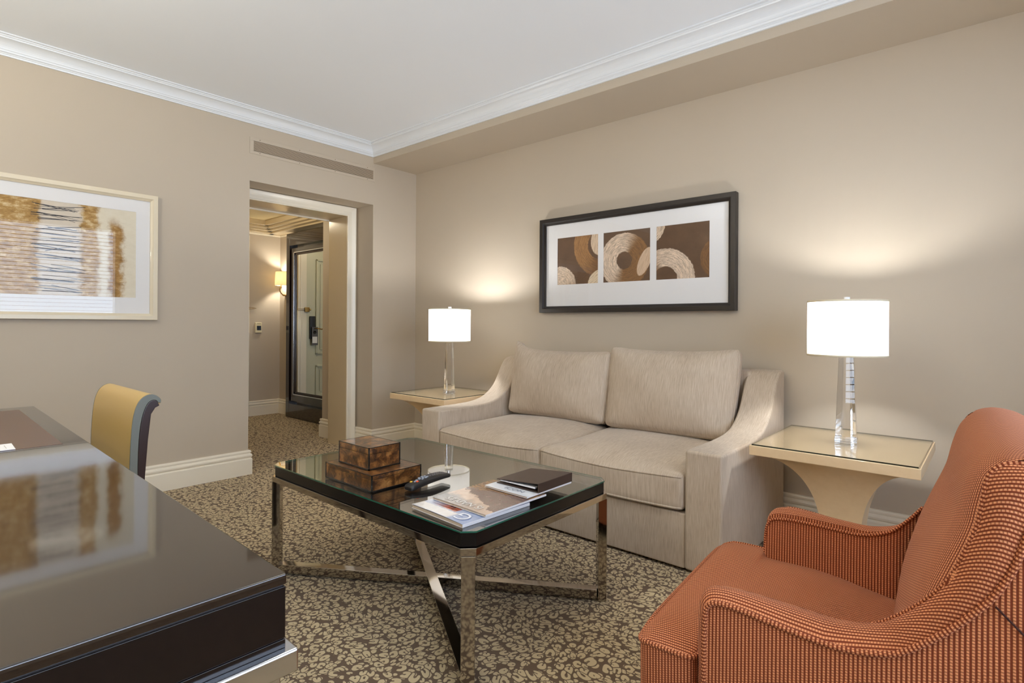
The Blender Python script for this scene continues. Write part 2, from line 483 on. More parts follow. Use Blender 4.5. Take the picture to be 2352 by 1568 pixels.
struct(boxes('wall_right', [(XR, XR + 0.15, YF - 0.1, WY0, 0, H), (XR, XR + 0.15, WY1, 0.1, 0, H), (XR, XR + 0.15, WY0, WY1, 0, WZ0), (XR, XR + 0.15, WY0, WY1, WZ1, H)], WALL), 'beige wall with the window')
struct(box('wall_front', -0.1, XR + 0.1, YF - 0.1, YF, 0, H, WALL, bevel=0), 'beige wall behind the desk')
# hallway
struct(boxes('wall_hallway', [(HX - 0.1, HX, HY0 - 0.1, 0.05, 0, HZ + 0.1), (HX - 0.1, PX, HY0 - 0.1, HY0, 0, HZ + 0.1),
                             (HX - 0.1, -0.12, HY1, 0.0, 0, HZ + 0.1), (-0.845, PX + 0.01, -0.46, HY1, 0, HZ + 0.1)], WALL), 'beige hallway walls beyond the doorway')
struct(box('ceiling_hallway', HX - 0.1, PX, HY0 - 0.1, 0.0, HZ + 0.02, HZ + 0.08, m_paint('hall_ceiling', lin(222, 204, 160), 0.25), bevel=0), 'golden satin hallway ceiling')
PW = lambda s, a, z: (a, s, z)        # along the left wall
PB = lambda s, a, z: (s, -a, z)       # along the sofa wall
crown = [(0, 2.5517), (0.010, 2.5517), (0.012, 2.560), (0.016, 2.562), (0.016, 2.566), (0.024, 2.570), (0.026, 2.578), (0.030, 2.580)]
for i in range(9):
    t = i / 8
    crown.append((0.030 + 0.052 * (1 - math.cos(t * PI / 2)) ** 0.9, 2.580 + 0.044 * math.sin(t * PI / 2)))
crown += [(0.084, 2.630), (0.090, 2.633), (0.090, 2.638), (0.102, 2.640), (0.102, 2.6465), (0, 2.6465)]
struct(sweep('trim_1', crown, PW, (YF, 0, -SD, -1), CROWN), 'white crown moulding above the doorway wall')
struct(sweep('trim_2', crown, lambda s, a, z: (s, -SD - a, z), (0, 1, XR, 0), CROWN), 'white crown moulding along the soffit')
base = [(0.022, 0), (0.022, 0.112), (0.019, 0.118), (0.014, 0.121), (0.016, 0.124), (0.021, 0.130), (0.022, 0.139), (0.018, 0.147), (0.012, 0.152), (0.012, 0.157), (0.016, 0.160), (0.016, 0.168), (0.012, 0.174), (0.0, 0.176)]
bl = [sweep('baseboard_left', base, PW, (YF, 0, RY0, 1), TRIM)]
struct(bl[0], 'cream moulded baseboard under the abstract gold print')
def bpart(name, P, ends): return struct(sweep(name, base, P, ends, TRIM))
bpart('baseboard_recess', lambda s, a, z: (s, RY1 - a, z), (RX, 0, 0, 1))
bpart('baseboard_left_corner', PW, (RY1, -1, 0, -1))
bpart('baseboard_back', PB, (0, 1, XR, 0))
bpart('baseboard_front', lambda s, a, z: (s, YF + a, z), (0, 0, XR, 0))
bpart('baseboard_right', lambda s, a, z: (XR - a, s, z), (YF, 0, 0, 0))
bpart('baseboard_hallway_end', lambda s, a, z: (HX + a, s, z), (-0.43, 0, HY1, -1))
bpart('baseboard_hallway', lambda s, a, z: (s, HY1 - a, z), (HX, 1, -2.2, 0))
bpart('baseboard_hallway_stub', lambda s, a, z: (s, -0.46 - a, z), (-0.845, -1, PX, 0))
# recess return baseboard at the near jamb
bpart('baseboard_recess_near', lambda s, a, z: (s, RY0 + a, z), (RX, 0, 0, 1))
# door casing on the recess back
casing = [(0.0, RX), (0.0, RX + 0.014), (0.006, RX + 0.018), (0.012, RX + 0.014), (0.040, RX + 0.014), (0.052, RX + 0.018), (0.070, RX + 0.026), (0.078, RX + 0.026), (0.078, RX)]
def casing_side(name, yin, sgn, ztop):
    n = len(casing)
    v = [(x, yin + sgn * a, 0) for a, x in casing] + [(x, yin + sgn * a, ztop + a) for a, x in casing]
    f = [(i, (i + 1) % n, n + (i + 1) % n, n + i) for i in range(n)] + [tuple(range(n)), tuple(range(2 * n - 1, n - 1, -1))]
    return mesh_obj(name, v, f, TRIM)
struct(casing_side('trim_3', DY1, 1, DZ), 'white door casing, upright beside the corner')
struct(casing_side('trim_4', DY0, -1, DZ), 'white door casing, upright by the print')
n = len(casing)
v = [(x, DY0 - a, DZ + a) for a, x in casing] + [(x, DY1 + a, DZ + a) for a, x in casing]
f = [(i, (i + 1) % n, n + (i + 1) % n, n + i) for i in range(n)] + [tuple(range(n)), tuple(range(2 * n - 1, n - 1, -1))]
struct(mesh_obj('trim_5', v, f, TRIM), 'white door casing head')
struct(boxes('trim_6', [(PX - 0.012, PX, DY0, DY1, DZ - 0.012, DZ + 0.06)], TRIM), 'white strip on the hall side of the doorway head')
# hallway stepped cornice
for i, (z0, z1, dep) in enumerate(((2.155, 2.178, 0.006), (2.178, 2.200, 0.055), (2.200, 2.222, 0.10), (2.222, 2.250, 0.14), (2.250, 2.305, 0.18))):
    mt = TRIM if i == 0 else REVEAL
    yb = HY1 if i == 0 else -0.14
    o = boxes('trim_%d' % (7 + i), [(HX, HX + dep, HY0, yb, z0, z1), (HX, PX, (HY1 if i == 0 else -0.14) - dep, 0.0 if i else HY1, z0, z1)], mt, bevel=0.004)
    struct(o, 'stepped hallway cornice, step %s' % ('one', 'two', 'three', 'four', 'five')[i])

# ---- window in the right wall (lights the room, shows in the picture glass)
win = struct(boxes('window_1', [(XR, XR + 0.12, WY0, WY0 + 0.05, WZ0, WZ1), (XR, XR + 0.12, WY1 - 0.05, WY1, WZ0, WZ1),
                               (XR, XR + 0.12, WY0, WY1, WZ0, WZ0 + 0.05), (XR, XR + 0.12, WY0, WY1, WZ1 - 0.05, WZ1)], TRIM), 'white framed window with open slatted blind')
quads('pane', [[(XR + 0.08, WY0, WZ0), (XR + 0.08, WY1, WZ0), (XR + 0.08, WY1, WZ1), (XR + 0.08, WY0, WZ1)]], PANE, win)
SLAT = flat('blind_slat', lin(206, 188, 170), 0.5)
zz = WZ0 + 0.08; slat0 = None
while zz < WZ1 - 0.06:
    if slat0 is None:
        slat0 = box('slat', XR + 0.01, XR + 0.045, WY0 + 0.055, WY1 - 0.055, zz, zz + 0.006, SLAT, win, bevel=0)
        z00 = zz
    else:
        c = slat0.copy(); COL.objects.link(c); c.parent = win; c.location = (0, 0, zz - z00)
    zz += 0.05

# ================================================================== HALLWAY THINGS
door = struct(boxes('door_1', [(HX, HX + 0.025, -0.545, -0.43, 0, 2.13), (HX, HX + 0.032, -0.475, -0.455, 0, 2.13),
                              (HX, HX + 0.02, -1.46, -0.545, 2.03, 2.13), (HX, HX + 0.025, -1.56, -1.46, 0, 2.13)], TRIM, bevel=0.004), 'white panelled entrance door at the hallway end')
DOORW = m_paint('door_paint', lin(206, 206, 184), 0.3)
box('door_leaf', HX, HX + 0.012, -1.455, -0.55, 0.01, 2.03, DOORW, door, bevel=0.002)
for z0, z1 in ((0.70, 1.93), (0.16, 0.56)):
    o = boxes('panel_moulding', [(HX + 0.012, HX + 0.03, -0.70, -0.675, z0, z1), (HX + 0.012, HX + 0.03, -1.33, -1.305, z0, z1),
                                 (HX + 0.012, HX + 0.03, -1.33, -0.675, z0, z0 + 0.025), (HX + 0.012, HX + 0.03, -1.33, -0.675, z1 - 0.025, z1)], DOORW, door, bevel=0.006)
    box('door_panel', HX + 0.012, HX + 0.02, -1.27, -0.735, z0 + 0.06, z1 - 0.06, DOORW, door, bevel=0.006)
lk = box('lock_plate', HX + 0.012, HX + 0.032, -0.662, -0.588, 0.90, 1.193, flat('black_lock', lin(22, 20, 20), 0.3), door, bevel=0.003)
tube('lever_handle', [(HX + 0.03, -0.645, 1.035), (HX + 0.085, -0.645, 1.037), (HX + 0.088, -0.67, 1.037), (HX + 0.085, -0.72, 1.026), (HX + 0.085, -0.757, 1.034)], 0.007, BRASS, lk, 10)
gd = boxes('swing_bar_guard', [(HX + 0.025, HX + 0.045, -0.575, -0.515, 1.245, 1.305), (HX + 0.02, HX + 0.04, -0.60, -0.585, 1.262, 1.29)], BRASS, door, bevel=0.004)
tube('guard_bar', [(HX + 0.045, -0.53, 1.266), (HX + 0.052, -0.45, 1.266), (HX + 0.055, -0.395, 1.268), (HX + 0.055, -0.362, 1.275), (HX + 0.055, -0.395, 1.281), (HX + 0.052, -0.45, 1.283), (HX + 0.045, -0.53, 1.283)], 0.003, BRASS, gd, 6)
tgl = thing('door_hanger', (HX + 0.05, -0.645, 0.82), 'slate grey door hanger with white card on the black lock', 'door hanger')
prism('card', [(-0.69, 0.82), (-0.605, 0.82), (-0.605, 1.055), (-0.69, 1.055)], 'x', HX + 0.046, HX + 0.049, flat('slate_card', lin(92, 90, 92), 0.5), tgl)
quads('white_label', [[(HX + 0.0495, -0.68, 0.848), (HX + 0.0495, -0.613, 0.848), (HX + 0.0495, -0.613, 0.93), (HX + 0.0495, -0.68, 0.93)]], PAPER, tgl)
lathe('hole', [(0.0, 0.0), (0.022, 0.0), (0.022, 0.001)], (0, 0, 0), flat('hole_black', (0.01, 0.01, 0.01), 0.5), tgl, 20)
ho = bpy.data.objects['hole']
ho.rotation_euler = (0, PI / 2, 0); ho.location = (0.0, 0.0, 0.0)
for vv in ho.data.vertices: vv.co = Vector((0, 0, 0)) + (vv.co - (WM[tgl.name].inverted() @ Vector((0, 0, 0))))
ho.location = (-0.0005, 0.0, 0.165)
# thermostat
th = thing('thermostat', (HX, -0.318, 1.044), 'cream wall control with a dark square screen in the hallway', 'thermostat')
box('housing', HX, HX + 0.018, -0.357, -0.280, 0.984, 1.106, flat('cream_plastic', lin(226, 214, 178), 0.4), th, bevel=0.004)
box('screen', HX + 0.018, HX + 0.0195, -0.339, -0.290, 1.016, 1.068, flat('dark_screen', (0.006, 0.006, 0.006), 0.15), th, bevel=0)
boxes('vent_slot', [(HX + 0.018, HX + 0.0187, -0.338 + i * 0.008, -0.333 + i * 0.008, 1.088, 1.096) for i in range(6)], flat('slot_grey', lin(120, 112, 92), 0.5), th)
# sconce on the hallway side wall
SX = -2.37
sc = thing('wall_sconce', (SX, HY1, 1.55), 'lit half shade wall sconce in the hallway corner', 'wall lamp')
pl = [(-0.17, 0.0), (-0.125, -0.078), (-0.055, -0.125), (0.055, -0.125), (0.125, -0.078), (0.17, 0.0)]
v, f = [], []
for z, k in ((1.553, 1.0), (1.722, 0.93)):
    v += [(SX + x * k * 0.62, HY1 - 0.01 + y * k, z) for x, y in pl]
f = [(i, i + 1, 7 + i, 6 + i) for i in range(5)]
ss_ = mesh_obj('lamp_shade', v, f, SCSHADE, sc)
sl = ss_.modifiers.new('thick', 'SOLIDIFY'); sl.thickness = 0.0015
for z, k in ((1.555, 1.0), (1.72, 0.93)):
    tube('shade_trim', [(SX + x * k * 0.625, HY1 - 0.01 + y * k * 1.01, z) for x, y in pl], 0.003, SHADETRIM, sc, 6)
tube('arm', catmull([(SX, HY1, 1.44), (SX, HY1 - 0.05, 1.445), (SX, HY1 - 0.085, 1.49), (SX, HY1 - 0.07, 1.56), (SX, HY1 - 0.06, 1.60)], 6), 0.007, BRASS, sc, 10)
lathe('wall_plate', [(0.0, -0.012), (0.04, -0.012), (0.045, 0.0), (0.0, 0.006)], (SX, HY1 - 0.006, 1.44), BRASS, sc, 24)
_r3 = 0.022
lathe('bulb', [(max(0.0, _r3 * math.sin(PI * k / 8)) if 0 < k < 8 else 0.0, -_r3 * math.cos(PI * k / 8)) for k in range(9)], (SX, HY1 - 0.06, 1.648), m_emit('lit_sconce_bulb', SCONCE_C, SCONCE_P / (4 * PI * PI * _r3 * _r3)), sc, 14)
# recessed downlight over the hallway
dl = thing('downlight', (-1.45, -1.0, HZ + 0.02), 'small round recessed downlight in the hallway ceiling', 'ceiling light')
lathe('trim_ring', [(0.05, 0.0), (0.05, -0.006), (0.065, -0.006), (0.07, 0.0)], (-1.45, -1.0, HZ + 0.02), WHITE, dl, 32)
lathe('lens', [(0.0, -0.002), (0.05, -0.002)], (-1.45, -1.0, HZ + 0.02), m_emit('lit_lens', (1.0, 0.86, 0.62), 12), dl, 32)
point_light('downlight_light', (-1.45, -1.0, HZ - 0.06), HALL_P, HALL_C, 0.05)

# wardrobe with mirror door on the hallway side wall
wr = thing('mirror_wardrobe', (-1.7, -0.10, 0), 'dark espresso wardrobe front with tall silver trimmed mirror door', 'wardrobe')
Y0 = -0.14
boxes('surround', [(-2.206, -2.13, Y0, HY1 + 0.02, 0, 2.15), (-2.13, -0.86, Y0, HY1 + 0.02, 2.005, 2.15), (-2.13, -0.86, Y0, HY1 + 0.02, 0, 0.165), (-1.28, -0.86, Y0, HY1 + 0.02, 0.165, 2.005), (-2.13, -1.28, Y0 + 0.05, HY1 + 0.02, 0.165, 2.005)], ESPRESSO, wr, bevel=0.002)
dr = boxes('door', [(-2.073, -2.03, Y0 - 0.004, Y0 + 0.05, 0.20, 1.968), (-1.36, -1.31, Y0 - 0.004, Y0 + 0.05, 0.20, 1.968), (-2.03, -1.36, Y0 - 0.004, Y0 + 0.05, 1.926, 1.968), (-2.03, -1.36, Y0 - 0.004, Y0 + 0.05, 0.20, 0.272)], ESPRESSO, wr, bevel=0.003)
def rect_frame(x0, x1, z0, z1, w, ya, yb):
    return [(x0, x0 + w, ya, yb, z0, z1), (x1 - w, x1, ya, yb, z0, z1), (x0, x1, ya, yb, z0, z0 + w), (x0, x1, ya, yb, z1 - w, z1)]
boxes('silver_trim', rect_frame(-2.03, -1.36, 0.272, 1.926, 0.014, Y0 - 0.008, Y0 + 0.03), STEEL, dr, bevel=0.003)
boxes('inner_bead', rect_frame(-2.014, -1.374, 0.288, 1.910, 0.022, Y0 + 0.004, Y0 + 0.03), flat('bead_brown', lin(52, 36, 28), 0.25), dr, bevel=0.003)
box('mirror_glass', -1.998, -1.388, Y0 + 0.012, Y0 + 0.02, 0.304, 1.896, MIRROR, dr, bevel=0)

# ================================================================== WALL THINGS
vt = thing('air_vent', (0, -1.0, 2.34), 'long beige slotted air vent above the doorway', 'air vent')
boxes('vent_frame', [(0, 0.004, -1.543, -0.462, 2.434, 2.459), (0, 0.004, -1.543, -0.462, 2.338, 2.360), (0, 0.004, -1.543, -1.515, 2.360, 2.434), (0, 0.004, -0.479, -0.462, 2.360, 2.434)], m_paint('vent_paint', lin(190, 177, 158), 0.5), vt, bevel=0.001)
box('vent_back', 0.0003, 0.0008, -1.52, -0.475, 2.358, 2.436, flat('vent_dark', (0.012, 0.01, 0.008), 0.8), vt, bevel=0)
s0 = None
for i in range(9):
    z = 2.3635 + i * 0.0078
    if s0 is None:
        s0 = box('slat', 0.001, 0.0035, -1.515, -0.479, z, z + 0.0050, m_paint('vent_slat', lin(176, 158, 136), 0.5), vt, bevel=0)
    else:
        c = s0.copy(); COL.objects.link(c); c.parent = vt; c.location = (0, 0, i * 0.0078)
s0 = None
for i in range(4):
    for z in (2.448, 2.349):
        if s0 is None:
            s0 = lathe('screw', [(0.0, 0.0), (0.003, 0.0)], (0, 0, 0), BRONZE, vt, 8, local=True)
            s0.rotation_euler = (0, PI / 2, 0)
        else:
            c = s0.copy(); COL.objects.link(c); c.parent = vt; s0_ = c
        (bpy.data.objects['screw'] if i == 0 and z == 2.448 else c).location = (0.0045, -1.47 + i * 0.31 + 1.0, z - 2.34)

# ---- triptych over the sofa
ap = thing('triptych_picture', (2.235, 0, 1.19), 'black framed triptych of brown brush swirls above the sofa', 'picture')
def frame_h(name, x0, x1, z0, z1, w, d, mat, parent, P, lip=0.012):
    """mitred picture frame with stepped profile: P(h, depth, z)"""
    prof = [(0, 0), (0, d), (w * 0.62, d), (w * 0.72, d - lip), (w, d - lip - 0.006), (w, 0)]
    vs = []
    for (cx, cz, sx, sz) in ((x0, z0, 1, 1), (x1, z0, -1, 1), (x1, z1, -1, -1), (x0, z1, 1, -1)):
        vs += [P(cx + sx * a, b, cz + sz * a) for a, b in prof]
    n = len(prof); fs = []
    for q in range(4):
        r = (q + 1) % 4
        for i in range(n):
            j = (i + 1) % n
            fs.append((q * n + i, q * n + j, r * n + j, r * n + i))
    return mesh_obj(name, vs, fs, mat, parent, bevel=0.0015)
frame_h('frame', 1.513, 2.962, 1.190, 1.885, 0.047, 0.048, BLACKFRAME, ap, lambda h, d, z: (h, -d - 0.001, z))
def ring_print(name):
    t = NT(name); v = t.sep(t.coord('Object'))
    # object origin sits at the thing: x 2.235, z 1.19
    X = t.math('ADD', v[0], 2.235); Z = t.math('ADD', v[2], 1.19)
    p3 = t.comb(X, Z, 0.0)
    c = t.mix(t.noise(p3, 9, 4, 0.7), lin(72, 50, 32), lin(110, 80, 54))
    rag = t.math('MULTIPLY', t.math('SUBTRACT', t.noise(p3, 60, 3), 0.5), 0.016)
    def ring(c, cx, cz, ri, ro, ang, kind):
        dx, dz = t.math('SUBTRACT', X, cx), t.math('SUBTRACT', Z, cz)
        r = t.math('ADD', t.math('SQRT', t.math('ADD', t.math('MULTIPLY', dx, dx), t.math('MULTIPLY', dz, dz))), rag)
        # cosine of the angle from the brightest direction
        ca = t.math('DIVIDE', t.math('ADD', t.math('MULTIPLY', dx, math.cos(ang)), t.math('MULTIPLY', dz, math.sin(ang))), t.math('ADD', r, 0.001))
        th = t.math('ARCTAN2', dz, dx)
        streak = t.noise(t.comb(t.math('MULTIPLY', r, 190), t.math('MULTIPLY', th, 2.2), 0), 1.0, 3, 0.7)
        if kind == 'gold': cr, gd_ = lin(166, 120, 70), lin(126, 86, 44)
        elif kind == 'cream': cr, gd_ = lin(230, 206, 178), lin(196, 164, 130)
        else: cr, gd_ = lin(232, 208, 182), lin(140, 98, 52)
        body = t.mix(t.ss(ca, -0.35, 0.45), gd_, cr)
        body = t.mix(t.ss(streak, 0.40, 0.60, 0.0, 0.75), body, t.mix(0.65, body, lin(74, 48, 30)))
        m = t.math('MULTIPLY', t.ss(r, ri - 0.002, ri + 0.003), t.math('SUBTRACT', 1.0, t.ss(r, ro - 0.004, ro + 0.002)))
        return t.mix(m, c, body)
    def blob(c, cx, cz, rx, rz, rot, col):
        dx, dz = t.math('SUBTRACT', X, cx), t.math('SUBTRACT', Z, cz)
        a = t.math('DIVIDE', t.math('ADD', t.math('MULTIPLY', dx, math.cos(rot)), t.math('MULTIPLY', dz, math.sin(rot))), rx)
        b = t.math('DIVIDE', t.math('SUBTRACT', t.math('MULTIPLY', dz, math.cos(rot)), t.math('MULTIPLY', dx, math.sin(rot))), rz)
        r = t.math('ADD', t.math('SQRT', t.math('ADD', t.math('MULTIPLY', a, a), t.math('MULTIPLY', b, b))), t.math('MULTIPLY', rag, 4))
        st = t.noise(t.comb(t.math('MULTIPLY', b, 7), t.math('MULTIPLY', a, 0.6), 0), 2.0, 3, 0.7)
        return t.mix(t.math('SUBTRACT', 1.0, t.ss(r, 0.95, 1.02)), c, t.mix(t.ss(st, 0.45, 0.6, 0, 0.5), col, lin(150, 112, 84)))
    return t, X, Z, c, ring, blob
t, X, Z, c, ring, blob = ring_print('swirl_print_a')
c = ring(c, 2.03, 1.665, 0.105, 0.225, 2.6, 'gold')
c = blob(c, 2.035, 1.70, 0.115, 0.085, 1.35, lin(220, 196, 166))
c = ring(c, 1.68, 1.385, 0.0, 0.145, 1.6, 'both')
c = blob(c, 2.02, 1.40, 0.10, 0.085, 0.6, lin(226, 206, 172))
t.bsdf(Base_Color=c, Roughness=0.8); PR1 = t.m
t, X, Z, c, ring, blob = ring_print('swirl_print_b')
c = ring(c, 2.215, 1.537, 0.058, 0.187, 2.75, 'both')
c = blob(c, 2.365, 1.52, 0.10, 0.042, 1.15, lin(214, 186, 156))
t.bsdf(Base_Color=c, Roughness=0.8); PR2 = t.m
t, X, Z, c, ring, blob = ring_print('swirl_print_c')
c = ring(c, 2.51, 1.395, 0.082, 0.198, 0.55, 'both')
c = ring(c, 2.375, 1.755, 0.0, 0.135, 0.0, 'cream')
c = ring(c, 2.875, 1.51, 0.02, 0.135, 0.0, 'gold')
t.bsdf(Base_Color=c, Roughness=0.8); PR3 = t.m
# mat with three window openings
mx = [1.553, 1.660, 2.010, 2.054, 2.406, 2.450, 2.798, 2.922]
mats_ = []
for i in (0, 2, 4, 6): mats_.append((mx[i], mx[i + 1], -0.020, -0.016, 1.228, 1.847))
for i in (1, 3, 5):
    mats_.append((mx[i], mx[i + 1], -0.020, -0.016, 1.228, 1.394)); mats_.append((mx[i], mx[i + 1], -0.020, -0.016, 1.737, 1.847))
boxes('mat_board', mats_, MAT, ap)
for i, m in ((1, PR1), (3, PR2), (5, PR3)):
    o = quads('print', [[(mx[i], -0.0175, 1.394), (mx[i + 1], -0.0175, 1.394), (mx[i + 1], -0.0175, 1.737), (mx[i], -0.0175, 1.737)]], m, ap)
    o['label'] = {1: 'square swirl print with gold arc, first from the corner', 3: 'square swirl print with full brush ring, middle', 5: 'square swirl print with dark field, last'}[i]
quads('glazing', [[(1.55, -0.027, 1.225), (2.925, -0.027, 1.225), (2.925, -0.027, 1.85), (1.55, -0.027, 1.85)]], PANE, ap)

# ---- gold abstract print on the left wall
lp = thing('abstract_picture', (0, -2.62, 1.115), 'ivory framed gold abstract print with dark strokes above the desk', 'picture')
frame_h('frame', -3.10, -2.136, 1.115, 1.910, 0.040, 0.032, CREAMFRAME, lp, lambda h, d, z: (d + 0.001, h, z), 0.006)
PY0, PY1, PZ0, PZ1 = -2.985, -2.252, 1.254, 1.794
boxes('mat_board', [(0.008, 0.012, -3.07, PY0, 1.145, 1.88), (0.008, 0.012, PY1, -2.17, 1.145, 1.88), (0.008, 0.012, PY0, PY1, 1.145, PZ0), (0.008, 0.012, PY0, PY1, PZ1, 1.88)], MAT, lp)
t = NT('gold_abstract'); v = t.sep(t.coord('Object'))
Yc = t.math('ADD', v[1], 2.845 - 2.62)           # 0 at the visible left edge of the print
Zc = t.math('ADD', v[2], 1.115 - PZ0)
U = t.math('DIVIDE', Yc, 0.593); V = t.math('DIVIDE', Zc, 0.54)
pv = t.comb(Yc, Zc, 0)
wob = t.math('MULTIPLY', t.math('SUBTRACT', t.noise(pv, 14, 4, 0.7), 0.5), 0.16)
Uw = t.math('ADD', U, wob)
tex = t.noise(t.mapv(pv, (1, 2.0, 1)), 16, 5, 0.75)
parch = t.mix(tex, lin(214, 202, 176), lin(232, 224, 204))
gold = t.ramp(tex, [(0.30, lin(132, 96, 48)), (0.5, lin(176, 138, 78)), (0.70, lin(226, 206, 164))])
brown = t.ramp(tex, [(0.30, lin(120, 84, 36)), (0.52, lin(164, 122, 62)), (0.75, lin(214, 190, 142))])
band = lambda x, a, b, s: t.math('MULTIPLY', t.ss(x, a - s, a + s), t.math('SUBTRACT', 1.0, t.ss(x, b - s, b + s)))
c = t.mix(band(Uw, -0.6, 0.21, 0.03), parch, gold)
c = t.mix(band(Uw, 0.52, 0.68, 0.03), c, gold)
c = t.mix(t.math('MULTIPLY', band(Uw, 0.76, 0.88, 0.03), t.math('SUBTRACT', 1.0, t.ss(t.math('ADD', V, wob), 0.78, 0.92))), c, brown)
c = t.mix(t.math('MULTIPLY', band(Uw, 0.21, 0.52, 0.02), 0.5), c, lin(206, 190, 176))
t.bsdf(Base_Color=c, Roughness=0.8)
quads('print', [[(0.010, PY0, PZ0), (0.010, PY1, PZ0), (0.010, PY1, PZ1), (0.010, PY0, PZ1)]], t.m, lp)
v, f = [], []
for g_ in range(9):
    zc = PZ1 - 0.035 - g_ * 0.0585
    for k in range(6):
        a0 = -2.845 + 0.593 * (0.17 + R.uniform(-0.03, 0.05)); a1 = -2.845 + 0.593 * (0.52 + R.uniform(-0.05, 0.05))
        if R.random() < 0.3: a0 += 0.05
        zs = zc + R.uniform(-0.022, 0.022); ze = zc + R.uniform(-0.022, 0.022)
        w0, w1 = R.uniform(0.0008, 0.0022), R.uniform(0.0005, 0.0018); bow = R.uniform(-0.006, 0.006); n0 = len(v)
        for q in range(7):
            tq = q / 6; zq = zs + (ze - zs) * tq + bow * math.sin(PI * tq); w = w0 + (w1 - w0) * tq
            v += [(0.0112, a0 + (a1 - a0) * tq, zq - w), (0.0112, a0 + (a1 - a0) * tq, zq + w)]
        for q in range(6): f.append((n0 + 2 * q, n0 + 2 * q + 2, n0 + 2 * q + 3, n0 + 2 * q + 1))
tag(mesh_obj('ink_strokes', v, f, flat('ink', lin(22, 24, 40), 0.6), lp), kind='stuff')
quads('glazing', [[(0.020, -3.075, 1.145), (0.020, -2.165, 1.145), (0.020, -2.165, 1.885), (0.020, -3.075, 1.885)]], PANE, lp)

# ================================================================== SOFA
sf = thing('sofa', (2.24, -0.5, 0), 'beige chenille two seat sofa with sloped arms against the wall', 'sofa')
box('base', 1.424, 3.062, -0.958, -0.07, 0.012, 0.258, SOFA, sf, bevel=0.008)
box('back_frame', 1.40, 3.09, -0.165, -0.035, 0.10, 0.852, SOFA, sf, bevel=0.02, seg=3)
arm = [(-0.90, 0.545), (-0.80, 0.545), (-0.66, 0.545), (-0.56, 0.548), (-0.48, 0.556), (-0.40, 0.575), (-0.33, 0.612), (-0.27, 0.665), (-0.225, 0.735), (-0.185, 0.80), (-0.14, 0.843), (-0.09, 0.858)]
arm = [(p.x, p.y) for p in catmull([(a, b, 0) for a, b in arm], 4)]
for nm, x0, x1 in (('armrest', 1.254, 1.424), ('armrest', 3.062, 3.230)):
    N = 12; prof = [(-0.965, 0.012), (-0.965, 0.545)] + arm + [(-0.038, 0.856), (-0.038, 0.012)]
    prism(nm, prof, 'x', x0, x1, SOFA, sf, bevel=0.014, seg=3)
def puff_map(c, s, r, fn=None, rot=0.0):
    c = Vector(c); M = Matrix.Rotation(rot, 3, 'X')
    def P(q):
        p = Vector([q[a] * s[a] / 2 for a in range(3)])
        inn = Vector([max(-(s[a] / 2 - r), min(s[a] / 2 - r, p[a])) for a in range(3)])
        d = p - inn
        if d.length > 1e-9: p = inn + d.normalized() * max(abs(d.x), abs(d.y), abs(d.z))
        if fn: p = fn(q[0], q[1], q[2], p)
        return c + M @ p
    return P
def puff_obj(name, P, mat, parent, n=(22, 18, 10)):
    idx = {}; v = []; f = []
    def vid(key):
        if key not in idx:
            q = [-1 + 2 * key[a] / n[a] for a in range(3)]
            q = [math.copysign(1 - (1 - abs(t)) ** 1.5, t) for t in q]
            idx[key] = len(v); v.append(P(q))
        return idx[key]
    for a in range(3):
        b, d = (a + 1) % 3, (a + 2) % 3
        for side in (0, n[a]):
            for i in range(n[b]):
                for j in range(n[d]):
                    q = []
                    for x, y in ((i, j), (i + 1, j), (i + 1, j + 1), (i, j + 1)):
                        key = [0, 0, 0]; key[a] = side; key[b] = x; key[d] = y
                        q.append(vid(tuple(key)))
                    f.append(tuple(q))
    return mesh_obj(name, v, f, mat, parent, smooth=True)
for x0, x1, ph in ((1.428, 2.240, 0.3), (2.240, 3.058, 1.9)):
    def fn(u, vv, w, p, ph=ph):
        q = Vector(p)
        cu = 1 - u * u
        if w > 0:
            up = max(0.0, w)
            q.z += up * (0.038 * (1 - abs(u) ** 3) * (1 - 0.75 * abs(vv) ** 3) + 0.012 * (vv > 0) * vv)
            q.z -= up * 0.024 * cu * max(0, -vv) ** 4
            q.z += up * 0.004 * math.sin(3.1 * u + ph) * math.sin(2.3 * vv + ph)
        q.z -= 0.006 * max(0, -w) * cu
        q.y -= 0.012 * cu * max(0, -vv) ** 2
        q.x *= 1 + 0.012 * (1 - vv * vv) * (1 - w * w)
        return q
    P = puff_map(((x0 + x1) / 2, -0.600, 0.352), (x1 - x0, 0.745, 0.172), 0.028, fn)
    cu = puff_obj('seat_cushion', P, SOFA, sf)
    for w in (0.80, -0.86):
        pts = [P((-1, t, w)) for t in (0.6, 0.2, -0.2, -0.6, -0.85)] + [P((u, -1, w)) for u in [-0.97 + 1.94 * k / 20 for k in range(21)]] + [P((1, t, w)) for t in (-0.85, -0.6, -0.2, 0.2, 0.6)]
        tube('welt', pts, 0.0055, SOFA, cu, 6)
